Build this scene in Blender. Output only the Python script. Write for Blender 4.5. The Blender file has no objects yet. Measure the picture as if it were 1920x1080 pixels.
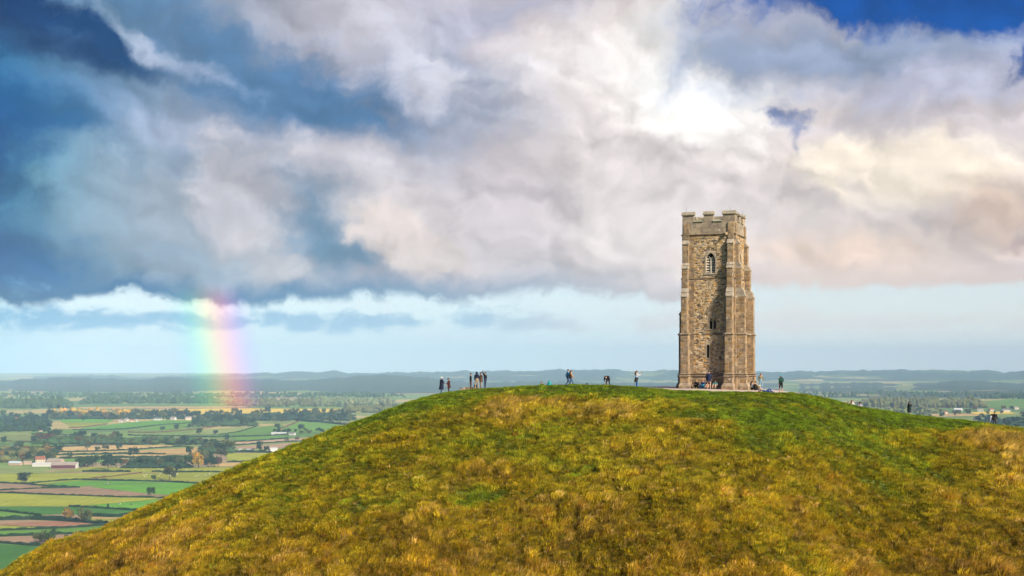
import bpy, bmesh, math, random
import numpy as np
from mathutils import Vector, Matrix
rad = math.radians
F = 2550.0            # focal length in pixels of a 1920 px wide picture
CAMZ = 3.0            # eye height above the summit
HORIZON = 680.0       # picture row of the true horizon
scene = bpy.context.scene
C = scene.collection

# ------------------------------------------------------------------ camera
cam_data = bpy.data.cameras.new('camera')
cam_data.sensor_width = 36.0
cam_data.lens = 36.0 * F / 1920.0
cam_data.shift_y = (HORIZON - 540.0) / 1920.0
cam_data.clip_start = 0.5
cam_data.clip_end = 90000.0
camera = bpy.data.objects.new('camera', cam_data)
camera.location = (0, 0, CAMZ)
camera.rotation_euler = (rad(90), 0, 0)
C.objects.link(camera)
scene.camera = camera

# ------------------------------------------------------------------ exposure and sun
scene.view_settings.view_transform = 'Standard'
scene.view_settings.look = 'None'
scene.view_settings.gamma = 1.0
scene.view_settings.use_curve_mapping = False
EXPOSURE = 0.95
scene.view_settings.exposure = EXPOSURE
SUN_DIR = Vector((0.58, -0.61, 0.55)).normalized()      # towards the sun
sun_data = bpy.data.lights.new('sun', 'SUN')
sun_data.energy = 3.9
sun_data.angle = rad(8.0)
sun_data.color = (1.0, 0.89, 0.72)
sun = bpy.data.objects.new('sun', sun_data)
sun.rotation_euler = SUN_DIR.to_track_quat('Z', 'Y').to_euler()
sun.location = (60, -60, 90)
C.objects.link(sun)
scene.cycles.use_denoising = True
scene.cycles.use_adaptive_sampling = True
scene.cycles.adaptive_threshold = 0.02
scene.cycles.max_bounces = 4
scene.cycles.diffuse_bounces = 2
scene.cycles.transparent_max_bounces = 12
scene.cycles.volume_bounces = 0
scene.cycles.sample_clamp_indirect = 6.0

def lin(r, g, b):
    def c(v):
        v /= 255.0
        return v / 12.92 if v <= 0.04045 else ((v + 0.055) / 1.055) ** 2.4
    return (c(r), c(g), c(b), 1.0)

# ------------------------------------------------------------------ node expressions
class NT:
    """thin wrapper that writes node trees as expressions"""
    def __init__(s, tree):
        s.t = tree
    def node(s, kind, **kw):
        n = s.t.nodes.new(kind)
        for k, v in kw.items():
            setattr(n, k, v)
        return n
    def put(s, sock, v):
        if isinstance(v, X):
            s.t.links.new(v.s, sock)
        elif hasattr(v, 'is_output'):
            s.t.links.new(v, sock)
        else:
            sock.default_value = v
    def m(s, op, *a, clamp=False):
        n = s.node('ShaderNodeMath', operation=op, use_clamp=clamp)
        for i, v in enumerate(a):
            s.put(n.inputs[i], v)
        return X(s, n.outputs[0])
    def exp(s, v):
        return s.m('EXPONENT', v)
    def sstep(s, v, a, b, lo=0.0, hi=1.0):
        n = s.node('ShaderNodeMapRange', interpolation_type='SMOOTHSTEP')
        s.put(n.inputs[0], v)
        for i, q in zip((1, 2, 3, 4), (a, b, lo, hi)):
            s.put(n.inputs[i], q)
        return X(s, n.outputs[0])
    def vec(s, x, y, z=0.0):
        n = s.node('ShaderNodeCombineXYZ')
        for i, q in enumerate((x, y, z)):
            s.put(n.inputs[i], q)
        return X(s, n.outputs[0])
    def noise(s, vec, scale=1.0, detail=4.0, rough=0.5, dist=0.0, col=False, lac=2.0):
        n = s.node('ShaderNodeTexNoise')
        n.noise_dimensions = '3D'
        s.put(n.inputs['Vector'], vec)
        n.inputs['Scale'].default_value = scale
        n.inputs['Detail'].default_value = detail
        n.inputs['Roughness'].default_value = rough
        n.inputs['Lacunarity'].default_value = lac
        n.inputs['Distortion'].default_value = dist
        return X(s, n.outputs[1 if col else 0])
    def mix(s, f, a, b, mode='MIX'):
        n = s.node('ShaderNodeMix', data_type='RGBA', blend_type=mode)
        n.clamp_factor = True
        s.put(n.inputs[0], f)
        s.put(n.inputs[6], a)
        s.put(n.inputs[7], b)
        return X(s, n.outputs[2])
    def ramp(s, f, stops, interp='LINEAR'):
        n = s.node('ShaderNodeValToRGB')
        n.color_ramp.interpolation = interp
        e = n.color_ramp.elements
        while len(e) < len(stops):
            e.new(0.5)
        for el, (p, c) in zip(e, stops):
            el.position = p
            el.color = c
        s.put(n.inputs[0], f)
        return X(s, n.outputs[0])

class X:
    def __init__(s, nt, sock):
        s.n, s.s = nt, sock
    def __add__(s, o): return s.n.m('ADD', s, o)
    __radd__ = __add__
    def __sub__(s, o): return s.n.m('SUBTRACT', s, o)
    def __rsub__(s, o): return s.n.m('SUBTRACT', o, s)
    def __mul__(s, o): return s.n.m('MULTIPLY', s, o)
    __rmul__ = __mul__
    def __truediv__(s, o): return s.n.m('DIVIDE', s, o)

# ------------------------------------------------------------------ sky
world = bpy.data.worlds.new('World')
scene.world = world
world.use_nodes = True
world.node_tree.nodes.clear()
W = NT(world.node_tree)
sky = W.node('ShaderNodeTexSky')
sky.sky_type = 'NISHITA'
sky.sun_disc = False
sky.sun_elevation = math.asin(SUN_DIR.z)
sky.sun_rotation = math.atan2(SUN_DIR.x, SUN_DIR.y)
sky.air_density = 1.2
sky.dust_density = 1.0
sky.ozone_density = 2.0
tc = W.node('ShaderNodeTexCoord')
sep = W.node('ShaderNodeSeparateXYZ')
W.t.links.new(tc.outputs['Generated'], sep.inputs[0])
dx, dy, dz = (X(W, sep.outputs[i]) for i in range(3))
az = W.m('ARCTAN2', dx, dy) * 2.55          # bearing from north, in thousandths
el = W.m('ARCSINE', dz) * 2.55              # height above the horizon

def AE(px, py):
    a = math.atan((px - 960.0) / F)
    e = math.atan((HORIZON - py) / F * math.cos(a))
    return a * 2.55, e * 2.55

def noise2(vec, scale, detail, rough, col=False):
    n = W.node('ShaderNodeTexNoise')
    n.noise_dimensions = '2D'
    W.put(n.inputs['Vector'], vec)
    n.inputs['Scale'].default_value = scale
    n.inputs['Detail'].default_value = detail
    n.inputs['Roughness'].default_value = rough
    return X(W, n.outputs[1 if col else 0])
def vmad(a, b, c):
    n = W.node('ShaderNodeVectorMath', operation='MULTIPLY_ADD')
    for i, v in enumerate((a, b, c)):
        W.put(n.inputs[i], v)
    return X(W, n.outputs[0])
def mapping(v, loc=(0, 0, 0), ang=0.0, scale=(1, 1, 1), kind='POINT'):
    n = W.node('ShaderNodeMapping')
    n.vector_type = kind
    W.put(n.inputs[0], v)
    n.inputs[1].default_value = loc
    n.inputs[2].default_value = (0, 0, rad(ang))
    n.inputs[3].default_value = scale
    return X(W, n.outputs[0])

P0 = W.vec(az, el, 0.0)
# a warp that bends cloud masses and frays their edges
w1 = noise2(P0, 3.6, 6.0, 0.62, col=True)
Q1 = vmad(w1, (0.22, 0.16, 0.0), vmad(P0, (1, 1, 0), (-0.11, -0.08, 0.0)))
Q2 = vmad(w1, (0.10, 0.07, 0.0), vmad(P0, (1, 1, 0), (-0.05, -0.035, 0.0)))

def blob(px, py, sx, sy, ang=0.0, warp=1):
    """soft patch of cloud at a bearing and height"""
    a0, e0 = AE(px, py)
    m_ = mapping(Q1 if warp == 1 else Q2, (a0, e0, 0), ang, (sx * 0.0024, sy * 0.0024, 1.0), 'TEXTURE')
    g = W.node('ShaderNodeTexGradient')
    g.gradient_type = 'QUADRATIC_SPHERE'
    W.put(g.inputs[0], m_)
    return X(W, g.outputs[1])

# billow noise, streaked from the upper left to the lower right
st = mapping(Q2, (0.3, 0.1, 0), 24.0, (0.75, 1.2, 1.0))
n_big = noise2(st, 4.2, 6.0, 0.58)
def billow(v):
    n = W.node('ShaderNodeTexVoronoi')
    n.voronoi_dimensions = '2D'
    n.feature = 'F1'
    W.put(n.inputs['Vector'], v)
    n.inputs['Scale'].default_value = 3.4
    n.inputs['Detail'].default_value = 2.0
    n.inputs['Roughness'].default_value = 0.52
    n.inputs['Lacunarity'].default_value = 2.3

    return X(W, n.outputs['Distance'])
b_here = billow(mapping(Q1, (0.3, 0.1, 0), 16.0, (0.85, 1.25, 1.0)))
b_lit = billow(mapping(Q1, (0.312, 0.125, 0), 16.0, (0.85, 1.25, 1.0)))
relief = b_lit - b_here
n_fine = noise2(mapping(Q1, (3.1, 1.7, 0), 0.0, (1.0, 1.25, 1.0)), 12.0, 6.0, 0.62)
E2s = W.node('ShaderNodeSeparateXYZ'); W.put(E2s.inputs[0], Q2)
A2, E2 = X(W, E2s.outputs[0]), X(W, E2s.outputs[1])
_nz = {}

Lk = 2.0 ** (-EXPOSURE)
def sc(r, g, b, k=1.0):
    c = lin(r, g, b)
    return (c[0] * Lk * k, c[1] * Lk * k, c[2] * Lk * k, 1.0)

# body of the cloud deck, cool in the west (left), cream in the east (right)
t_az = W.m('ADD', A2 * 0.5, 0.5, clamp=True)
deck = W.ramp(t_az, [(0.0, sc(10, 92, 146)), (0.06, sc(40, 108, 156)), (0.16, sc(128, 156, 186)), (0.30, sc(186, 186, 200)),
                     (0.48, sc(214, 204, 210)), (0.62, sc(240, 229, 226)), (0.85, sc(236, 224, 220)), (1.0, sc(216, 206, 210))])
col = deck
def layer(mask, rgb, amt=1.0, lo=0.25, hi=0.75, nz=0.5, k=1.0, noise=None):
    global col
    key = (nz, noise is None)
    if key not in _nz:
        _nz[key] = ((noise or n_big) - 0.5) * nz
    f = W.sstep(mask + _nz[key], lo, hi, 0.0, amt)
    col = W.mix(f, col, rgb if isinstance(rgb, X) else sc(*rgb, k))
# clear sky seen through the gaps
nish = X(W, sky.outputs[0])
clear = W.mix(1.0, nish, (0.0010, 0.012, 0.038, 1.0), 'MULTIPLY')
clear_pale = W.mix(1.0, nish, (0.06, 0.085, 0.11, 1.0), 'MULTIPLY')
bright = (250, 246, 242)
nmix = n_big * 0.55 + n_fine * 0.35 - b_here * 0.22 + 0.11
def lay(mask, rgb, amt=1.0, lo=0.10, hi=0.60, nz=1.0, k=1.0):
    global col
    if nz not in _nz:
        _nz[nz] = (nmix - 0.5) * nz
    f = W.sstep(mask + _nz[nz], lo, hi, 0.0, amt)
    col = W.mix(f, col, rgb if isinstance(rgb, X) else sc(*rgb, k))
# upper left: slate-blue hollows and the pale streaks between them
lay(blob(300, 40, 330, 110, -20), (92, 132, 172), 0.85, 0.05, 0.78, 1.2)
lay(blob(585, 195, 290, 120, -24), (80, 122, 166), 1.0, 0.0, 0.55, 1.3)
lay(blob(420, 100, 220, 80, -28), (88, 128, 170), 0.8, 0.05, 0.7, 1.3)
lay(blob(860, 170, 170, 110, -34), (136, 154, 186), 0.95, 0.0, 0.6, 1.3)
lay(blob(960, 20, 230, 60, 0), (168, 176, 204), 0.7, 0.1, 0.7, 1.2)
lay(blob(90, 82, 250, 52, -6) + blob(60, 20, 120, 40, -20), (0, 66, 120), 1.0, 0.12, 0.68, 1.0)
lay(blob(270, 70, 190, 30, -24), (190, 200, 222), 0.85, 0.12, 0.78, 1.6)
lay(blob(60, 135, 190, 28, -8), (112, 146, 184), 0.6, 0.1, 0.7, 1.2)
lay(blob(200, 190, 220, 70, -20), (134, 158, 192), 0.7, 0.1, 0.7, 1.2)
lay(blob(330, 250, 260, 66, -22), (172, 182, 206), 0.75, 0.1, 0.78, 1.5)
lay(blob(690, 40, 140, 80, -40), (214, 212, 224), 0.8, 0.1, 0.78, 1.3)
lay(blob(760, 130, 70, 120, 40), (196, 200, 220), 0.7, 0.1, 0.78, 1.4)
# left: rain-dark teal
lay(blob(0, 320, 150, 150, 0), (0, 92, 146), 1.0, 0.04, 0.58, 0.8)
lay(blob(130, 330, 200, 46, 10), (70, 124, 164), 0.7, 0.05, 0.6, 1.1)
# middle left: the big rounded cloud with its crisp right-hand edge
lay(blob(330, 440, 300, 130, -10), (164, 176, 190), 0.9, 0.02, 0.5, 1.1)
lay(blob(470, 400, 150, 120, -38), (200, 197, 205), 0.9, 0.20, 0.48, 0.9)
lay(blob(520, 480, 130, 60, -18), (204, 199, 203), 0.9, 0.20, 0.50, 1.0)
lay(blob(612, 400, 66, 140, 24), (92, 134, 168), 0.95, 0.03, 0.68, 1.2)
lay(blob(665, 475, 130, 66, -20), (106, 142, 172), 0.95, 0.03, 0.68, 1.3)
lay(blob(230, 500, 240, 50, 0), (142, 160, 178), 0.85, 0.05, 0.5, 1.5)
lay(blob(800, 400, 290, 90, -14), (226, 216, 216), 0.85, 0.1, 0.78, 1.0)
lay(blob(730, 440, 80, 50, -20) + blob(840, 480, 90, 55, -12), (228, 214, 208), 0.95, 0.2, 0.68, 1.1)
lay(blob(980, 490, 170, 50, 0), (212, 204, 206), 0.75, 0.1, 0.78, 1.0)
lay(blob(680, 300, 280, 60, -6), (222, 214, 218), 0.7, 0.1, 0.78, 1.0)
lay(blob(0, 500, 170, 80, 0), (0, 92, 146), 0.95, 0.05, 0.6, 1.0)
# the bright heart where the sun stands behind the cloud
lay(blob(1240, 270, 430, 200, -20), (238, 228, 226), 0.85, 0.05, 0.78, 0.9)
lay(blob(1090, 90, 130, 80, -34), (232, 224, 228), 0.7, 0.1, 0.78, 1.4)
lay(blob(1270, 150, 270, 130, -24), (252, 246, 240), 1.0, 0.10, 0.62, 0.9, k=1.05)
lay(blob(1300, 150, 190, 110, -20), (255, 252, 248), 1.0, 0.05, 0.6, 0.8, k=1.2)
# right-hand side
lay(blob(1600, 92, 400, 95, -5), (152, 166, 194), 1.0, 0.0, 0.6, 1.0)
lay(blob(1440, 30, 160, 50, -10), (176, 180, 200), 0.7, 0.1, 0.78, 1.2)
lay(blob(1790, 165, 280, 60, 4), (194, 194, 214), 0.85, 0.05, 0.7, 1.1)
lay(blob(1700, 240, 260, 34, 2), (206, 198, 206), 0.8, 0.1, 0.78, 1.0)
lay(blob(1680, 335, 230, 90, 0), (254, 240, 222), 1.0, 0.14, 0.5, 0.9)
lay(blob(1640, 380, 70, 26, -20), (226, 214, 210), 0.7, 0.1, 0.78, 1.0)
lay(blob(1870, 415, 170, 70, 18), (224, 198, 180), 0.9, 0.1, 0.78, 0.9)
lay(blob(1890, 452, 60, 22, 0), (180, 160, 160), 0.8, 0.2, 0.78, 1.4)
lay(blob(1580, 480, 330, 50, 0), (240, 214, 196), 0.9, 0.1, 0.78, 0.9)
lay(blob(1180, 430, 230, 90, 0), (228, 218, 216), 0.75, 0.1, 0.78, 0.9)
lay(blob(1110, 505, 190, 36, 0), (204, 198, 200), 0.75, 0.1, 0.78, 0.9)
lay(blob(1745, -14, 360, 58, -2), clear, 1.0, 0.14, 0.46, 0.9)
lay(blob(1496, 213, 60, 26, -8, 1) + blob(1528, 283, 34, 62, 8, 1), (104, 124, 172), 0.9, 0.16, 0.80, 2.4)
lay(blob(1922, 110, 40, 46, 0), (40, 84, 158), 0.9, 0.3, 0.6, 0.8)
# billow shading
lum = relief * 0.66 + (n_big - 0.5) * 0.36 + (n_fine - 0.5) * 0.26 - (b_here - 0.4) * 0.12 + 1.045
sm = W.node('ShaderNodeVectorMath', operation='SCALE')
W.put(sm.inputs[0], col); W.put(sm.inputs[3], lum)
col = X(W, sm.outputs[0])
# rain-dark west
col = W.mix(W.sstep(A2, -0.62, -0.99, 0.0, 0.95), col, W.mix(1.0, col, (0.10, 0.66, 0.86, 1.0), 'MULTIPLY'))
# ragged under-side of the deck
e_edge = W.m('MULTIPLY', W.sstep(az, -0.35, 0.55, 0.0, 1.0), 0.024) + 0.103
frayed = el + (E2 - el) * 0.35 + (n_fine - 0.5) * 0.05 + (n_big - 0.5) * 0.05 - (b_here - 0.4) * 0.035
dark_under = W.sstep(frayed - e_edge, 0.008, 0.054, 1.0, 0.0)
under_col = W.ramp(t_az, [(0.0, sc(0, 78, 128)), (0.12, sc(14, 96, 150)), (0.30, sc(70, 124, 168)), (0.42, sc(128, 156, 184)),
                          (0.55, sc(184, 188, 200)), (0.66, sc(214, 204, 204)), (0.76, sc(236, 216, 206)), (1.0, sc(228, 208, 200))])
col = W.mix(dark_under * 0.95, col, under_col)
# pale clear band above the far hills
t_el = W.m('MULTIPLY', el, 5.0, clamp=True)
low_left = W.ramp(t_el, [(0.0, sc(232, 244, 250)), (0.25, sc(214, 236, 248)), (0.55, sc(226, 240, 248)), (1.0, sc(190, 222, 242))])
low_right = W.ramp(t_el, [(0.0, sc(246, 244, 240)), (0.3, sc(240, 240, 238)), (0.6, sc(228, 232, 234)), (1.0, sc(214, 224, 232))])
low = W.mix(W.sstep(az, -0.1, 0.55), low_left, low_right)
low = W.mix(W.sstep(az, -0.75, -1.0, 0.0, 0.7), low, sc(120, 180, 216))
low = W.mix(0.22, low, clear_pale)
low = W.mix(1.0, low, (1.10, 1.08, 1.06, 1.0), 'MULTIPLY')
streak = noise2(mapping(P0, (7.0, 9.0, 0), 0.0, (0.8, 2.6, 1.0)), 4.0, 4.0, 0.6)
low = W.mix(W.sstep(streak, 0.40, 0.75, 0.0, 0.22), low, sc(236, 242, 244))
# row of small far-off clouds inside that band
row = W.exp((el - 0.077) * (el - 0.077) * -1800.0)
puff = noise2(mapping(Q2, (5.0, 6.0, 0), 0.0, (1.0, 2.0, 1.0)), 11.0, 5.0, 0.6)
flat = W.sstep(el + (n_fine - 0.5) * 0.012, 0.044, 0.062)
pm = W.sstep(row * 0.40 + puff * 1.2 + (n_big - 0.5) * 0.8, 0.78, 1.14) * flat
puff_col = W.ramp(t_az, [(0.0, sc(80, 160, 210)), (0.25, sc(128, 182, 220)), (0.46, sc(150, 192, 222)), (0.58, sc(222, 220, 224)), (0.7, sc(238, 226, 222)), (1.0, sc(232, 226, 222))])
low = W.mix(pm * W.sstep(az, 0.1, 0.5, 0.8, 0.45), low, puff_col)
deck_mask = W.sstep(frayed - e_edge, -0.008, 0.014)
col = W.mix(deck_mask, low, col)
# the sky below the horizon only closes the dome
col = W.mix(W.sstep(el, -0.02, -0.3), col, sc(120, 128, 120))
bg = W.node('ShaderNodeBackground')
W.put(bg.inputs[0], col)
bg.inputs[1].default_value = 1.0
wo = W.node('ShaderNodeOutputWorld')
W.t.links.new(bg.outputs[0], wo.inputs[0])
world.cycles.sampling_method = 'MANUAL'
world.cycles.sample_map_resolution = 512

# ------------------------------------------------------------------ helpers
rng = np.random.default_rng(11)
random.seed(5)

def tag(o, label=None, cat=None, group=None, kind=None):
    if label: o['label'] = label
    if cat: o['category'] = cat
    if group: o['group'] = group
    if kind: o['kind'] = kind
    return o

def empty(name, loc=(0, 0, 0), rz=0.0):
    o = bpy.data.objects.new(name, None)
    o.empty_display_size = 0.3
    o.location = loc
    o.rotation_euler = (0, 0, rz)
    C.objects.link(o)
    return o

class MB:
    """collects faces of one mesh; each vertex carries a tint"""
    def __init__(s):
        s.v, s.f, s.c, s.m = [], [], [], []
        s.mi = 0
    def add(s, verts, faces, col=(1, 1, 1)):
        o = len(s.v)
        s.v.extend([tuple(p) for p in verts])
        s.c.extend([col] * len(verts))
        for f in faces:
            s.f.append([o + i for i in f])
            s.m.append(s.mi)
    def box(s, x0, x1, y0, y1, z0, z1, col=(1, 1, 1)):
        s.add([(x0, y0, z0), (x1, y0, z0), (x1, y1, z0), (x0, y1, z0), (x0, y0, z1), (x1, y0, z1), (x1, y1, z1), (x0, y1, z1)],
              [(0, 3, 2, 1), (4, 5, 6, 7), (0, 1, 5, 4), (1, 2, 6, 5), (2, 3, 7, 6), (3, 0, 4, 7)], col)
    def prism(s, poly, ax, ay, o, ext, col=(1, 1, 1)):
        """polygon in the plane (ax, ay) at o, pushed along ext"""
        o, ax, ay, ext = map(Vector, (o, ax, ay, ext))
        n = len(poly)
        a = [o + ax * p[0] + ay * p[1] for p in poly]
        b = [p + ext for p in a]
        s.add(a + b, [list(range(n))[::-1], list(range(n, 2 * n))] + [(i, (i + 1) % n, n + (i + 1) % n, n + i) for i in range(n)], col)
    def tube(s, pts, rads, n=6, col=(1, 1, 1), cap=True):
        rings = []
        pts = [Vector(p) for p in pts]
        for i, p in enumerate(pts):
            d = (pts[min(i + 1, len(pts) - 1)] - pts[max(i - 1, 0)])
            d = d.normalized() if d.length > 1e-9 else Vector((0, 0, 1))
            a = d.cross(Vector((0, 0, 1)) if abs(d.z) < 0.9 else Vector((1, 0, 0))).normalized()
            b = d.cross(a)
            rings.append([p + (a * math.cos(t) + b * math.sin(t)) * rads[i] for t in [2 * math.pi * k / n for k in range(n)]])
        vs = [p for r in rings for p in r]
        fs = [(i * n + k, i * n + (k + 1) % n, (i + 1) * n + (k + 1) % n, (i + 1) * n + k) for i in range(len(pts) - 1) for k in range(n)]
        if cap:
            fs += [list(range(n))[::-1], [(len(pts) - 1) * n + k for k in range(n)]]
        s.add(vs, fs, col)
    def mesh(s, name, mats, smooth=False):
        me = bpy.data.meshes.new(name)
        me.from_pydata(s.v, [], s.f)
        for m_ in (mats if isinstance(mats, (list, tuple)) else [mats]):
            me.materials.append(m_)
        ca = me.color_attributes.new('tint', 'FLOAT_COLOR', 'POINT')
        arr = np.ones((len(s.v), 4), dtype=np.float32)
        if s.v:
            arr[:, :3] = np.array(s.c, dtype=np.float32)
        ca.data.foreach_set('color', arr.ravel())
        if any(s.m):
            me.polygons.foreach_set('material_index', s.m)
        if smooth:
            me.polygons.foreach_set('use_smooth', [True] * len(me.polygons))
        me.update()
        return me
    def build(s, name, mats, parent=None, smooth=False, loc=None, kind=None):
        o = bpy.data.objects.new(name, s.mesh(name, mats, smooth))
        C.objects.link(o)
        if parent is not None: o.parent = parent
        if loc is not None: o.location = loc
        if kind: o['kind'] = kind
        return o

def material(name):
    m_ = bpy.data.materials.new(name)
    m_.use_nodes = True
    m_.node_tree.nodes.clear()
    n = NT(m_.node_tree)
    bs = n.node('ShaderNodeBsdfPrincipled')
    out = n.node('ShaderNodeOutputMaterial')
    n.t.links.new(bs.outputs[0], out.inputs[0])
    bs.inputs['Specular IOR Level'].default_value = 0.25
    bs.inputs['Roughness'].default_value = 0.85
    return m_, n, bs

def tex(n, which='Object'):
    t = n.node('ShaderNodeTexCoord')
    return X(n, t.outputs[which])
def attr(n, name, kind='GEOMETRY', fac=False):
    a = n.node('ShaderNodeAttribute')
    a.attribute_name = name
    a.attribute_type = kind
    return X(n, a.outputs['Fac' if fac else 'Color'])
def bump(n, bs, h, strength=0.5, dist=0.02):
    b = n.node('ShaderNodeBump')
    b.inputs['Strength'].default_value = strength
    b.inputs['Distance'].default_value = dist
    n.put(b.inputs['Height'], h)
    n.t.links.new(b.outputs[0], bs.inputs['Normal'])

_plain = {}
def plain(name, rgb, rough=0.8, var=0.25, scale=8.0, spec=0.2):
    """one colour with a little grain"""
    if name in _plain: return _plain[name]
    m_, n, bs = material(name)
    c = n.noise(tex(n), scale, 4, 0.6)
    a = tuple(x * (1 - var) for x in rgb) + (1,)
    b = tuple(min(1, x * (1 + var)) for x in rgb) + (1,)
    n.put(bs.inputs['Base Color'], n.mix(n.sstep(c, 0.3, 0.7), a, b))
    bs.inputs['Roughness'].default_value = rough
    bs.inputs['Specular IOR Level'].default_value = spec
    _plain[name] = m_
    return m_

def hash2(ix, iy, seed):
    h = np.sin(ix * 127.1 + iy * 311.7 + seed * 74.7) * 43758.5453
    return h - np.floor(h)
def vnoise(x, y, seed=0):
    x = np.asarray(x, dtype=float); y = np.asarray(y, dtype=float)
    ix, iy = np.floor(x), np.floor(y)
    fx, fy = x - ix, y - iy
    fx = fx * fx * (3 - 2 * fx); fy = fy * fy * (3 - 2 * fy)
    a, b = hash2(ix, iy, seed), hash2(ix + 1, iy, seed)
    c, d = hash2(ix, iy + 1, seed), hash2(ix + 1, iy + 1, seed)
    return (a + (b - a) * fx) * (1 - fy) + (c + (d - c) * fx) * fy
def fbm(x, y, seed=0, oct=4, rough=0.5):
    s, a, t = 0.0, 1.0, 0.0
    for i in range(oct):
        s = s + a * vnoise(np.asarray(x) * 2 ** i, np.asarray(y) * 2 ** i, seed + i * 7.3)
        t += a; a *= rough
    return s / t

# ------------------------------------------------------------------ the hill
PLAIN_Z = -145.0
_px = np.array([-1500, -400, -100, 0, 45, 95, 150, 190, 250, 300, 365, 400, 445, 490, 535, 580, 615, 666, 700, 751, 790, 825, 881, 917, 1015, 1093, 1149, 1198, 1260, 1340, 1422, 1471, 1513, 1559, 1591, 1626, 1693, 1753, 1823, 1858, 1920, 2300, 3400.])
_lip = np.array([2300, 1400, 1145, 1077, 1047, 1022, 1007, 996, 967, 945, 915, 898, 878, 860, 842, 827, 811, 793, 780, 760, 748, 739, 732, 729.5, 726, 724.5, 725, 728, 733.4, 736.5, 738, 738.8, 741, 751, 760, 767, 777, 784.5, 792, 796, 806, 900, 1500.])
_top = _lip.copy()
for _i, _v in ((25, 724), (26, 724), (27, 724.6), (28, 724.6), (29, 725.2), (30, 728.5), (31, 734), (32, 738.6)):
    _top[_i] = _v
_Y = np.array([118, 118, 118, 118, 118, 119, 120, 120, 121, 122, 123, 124, 125, 126, 128, 129, 130, 131, 132, 134, 135, 136, 137.5, 138, 138.5, 137, 135, 133.5, 132, 131.5, 132, 133, 134.5, 136, 137, 138, 139, 138.5, 137.5, 137, 135.5, 130, 120.])
_wid = np.array([4] * 24 + [6, 9, 13, 17, 20, 20, 18, 14, 8, 5, 4, 4, 4, 4, 4, 4, 4, 4, 4.])
def _sm(px, arr):
    return (np.interp(px - 14, _px, arr) + np.interp(px, _px, arr) * 2 + np.interp(px + 14, _px, arr)) / 4
def hill_z(x, y, bumps=True):
    """height of the hill above the summit datum"""
    x = np.asarray(x, dtype=float); y = np.asarray(y, dtype=float)
    px = 960 + F * x / y
    yl, wd = _sm(px, _Y), _sm(px, _wid)
    zl = CAMZ - (_sm(px, _lip) - HORIZON) / F * yl
    yb = yl + wd
    zb = CAMZ - (_sm(px, _top) - HORIZON) / F * yb
    sl = (zl - CAMZ) / yl
    sb = (zb - CAMZ) / yb
    df = np.maximum(yl - y, 0)
    front = zl - sl * df - 0.0036 * df * df
    t = np.clip((y - yl) / np.minimum(wd, 7.0), 0, 1)
    t = t * (2 - t)
    mid = zl + (zb - zl) * t
    db = np.maximum(y - yb, 0)
    fall = np.where(db < 45, 0.007 * db * db, 0.007 * 45 * 45 + 0.63 * (db - 45))
    back = zb + sb * db - fall
    z = np.where(y < yl, front, np.where(y < yb, mid, back))
    if bumps:
        k = np.clip(df / 8.0, 0, 1)
        z = z + k * ((fbm(x * 0.12, y * 0.12, 3, 3) - 0.5) * 0.9 + (fbm(x * 0.9, y * 0.7, 8, 3) - 0.5) * 0.34)
    return z
def ground_at(px, y):
    x = (px - 960) / F * y
    return x, y, float(hill_z(x, y))

# which kind of grass grows where: 0 = close green turf, 1 = long dry straw
def patch(cx, cy, x, y, sx, sy):
    return np.exp(-(((x - cx) / sx) ** 2 + ((y - cy) / sy) ** 2))
def dryness(x, y):
    px = 960 + F * x / y
    py = HORIZON + F * (CAMZ - hill_z(x, y, False)) / y
    lipd = py - _sm(px, _lip)
    base = 0.12 + 0.50 * np.clip(lipd / 260.0, 0, 1) ** 0.8
    base = base + 0.40 * np.clip((560 - px) / 320.0, 0, 1) * np.clip(lipd / 25.0, 0.5, 1)
    base = base - 0.28 * np.clip(1 - lipd / 26.0, 0, 1) * np.clip((px - 560) / 160, 0, 1)
    base = base - 0.17 * np.exp(-((px - 1560) / 210) ** 2 - ((py - 800) / 60) ** 2)
    for cx, cy, sx, sy, g in ((945, 772, 52, 22, .75), (1120, 772, 90, 26, .6), (1020, 762, 60, 12, .35), (1250, 800, 60, 20, .25), (1860, 825, 95, 20, .95), (1905, 870, 40, 40, .6), (1330, 800, 60, 16, .15),
                              (1440, 790, 70, 16, -.25), (1750, 790, 110, 10, -.6), (1700, 795, 60, 12, -.4), (905, 930, 60, 18, -.5), (870, 945, 40, 12, -.4), (1120, 865, 60, 20, -.12), (640, 800, 60, 14, .15), (900, 885, 50, 9, .35), (880, 905, 60, 8, .3)):
        base = base + g * np.exp(-((px - cx) / sx) ** 2 - ((py - cy) / sy) ** 2)
    return base + (fbm(x * 0.22, y * 0.22, 21, 3) - 0.5) * 0.7 + (fbm(x * 1.1, y * 0.8, 31, 2) - 0.5) * 0.35

# pavement round the tower and the path that runs along the summit
PAVE = [(1085, 137.8), (1150, 136.5), (1198, 134.6), (1260, 132.6), (1340, 132.1), (1422, 132.6), (1471, 133.6), (1513, 137.2), (1545, 141.0), (1560, 146.0), (1540, 149), (1500, 151), (1440, 152), (1400, 152), (1330, 153), (1270, 153), (1230, 150), (1200, 146), (1150, 142.2), (1085, 141.0)]
_pave_xy = [((p - 960) / F * y, y) for p, y in PAVE]
def in_poly(x, y, poly):
    inside = np.zeros(np.shape(x), dtype=bool)
    n = len(poly)
    for i in range(n):
        (x0, y0), (x1, y1) = poly[i], poly[(i + 1) % n]
        c = ((y0 > y) != (y1 > y)) & (x < (x1 - x0) * (y - y0) / (y1 - y0 + 1e-12) + x0)
        inside ^= c
    return inside

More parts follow.
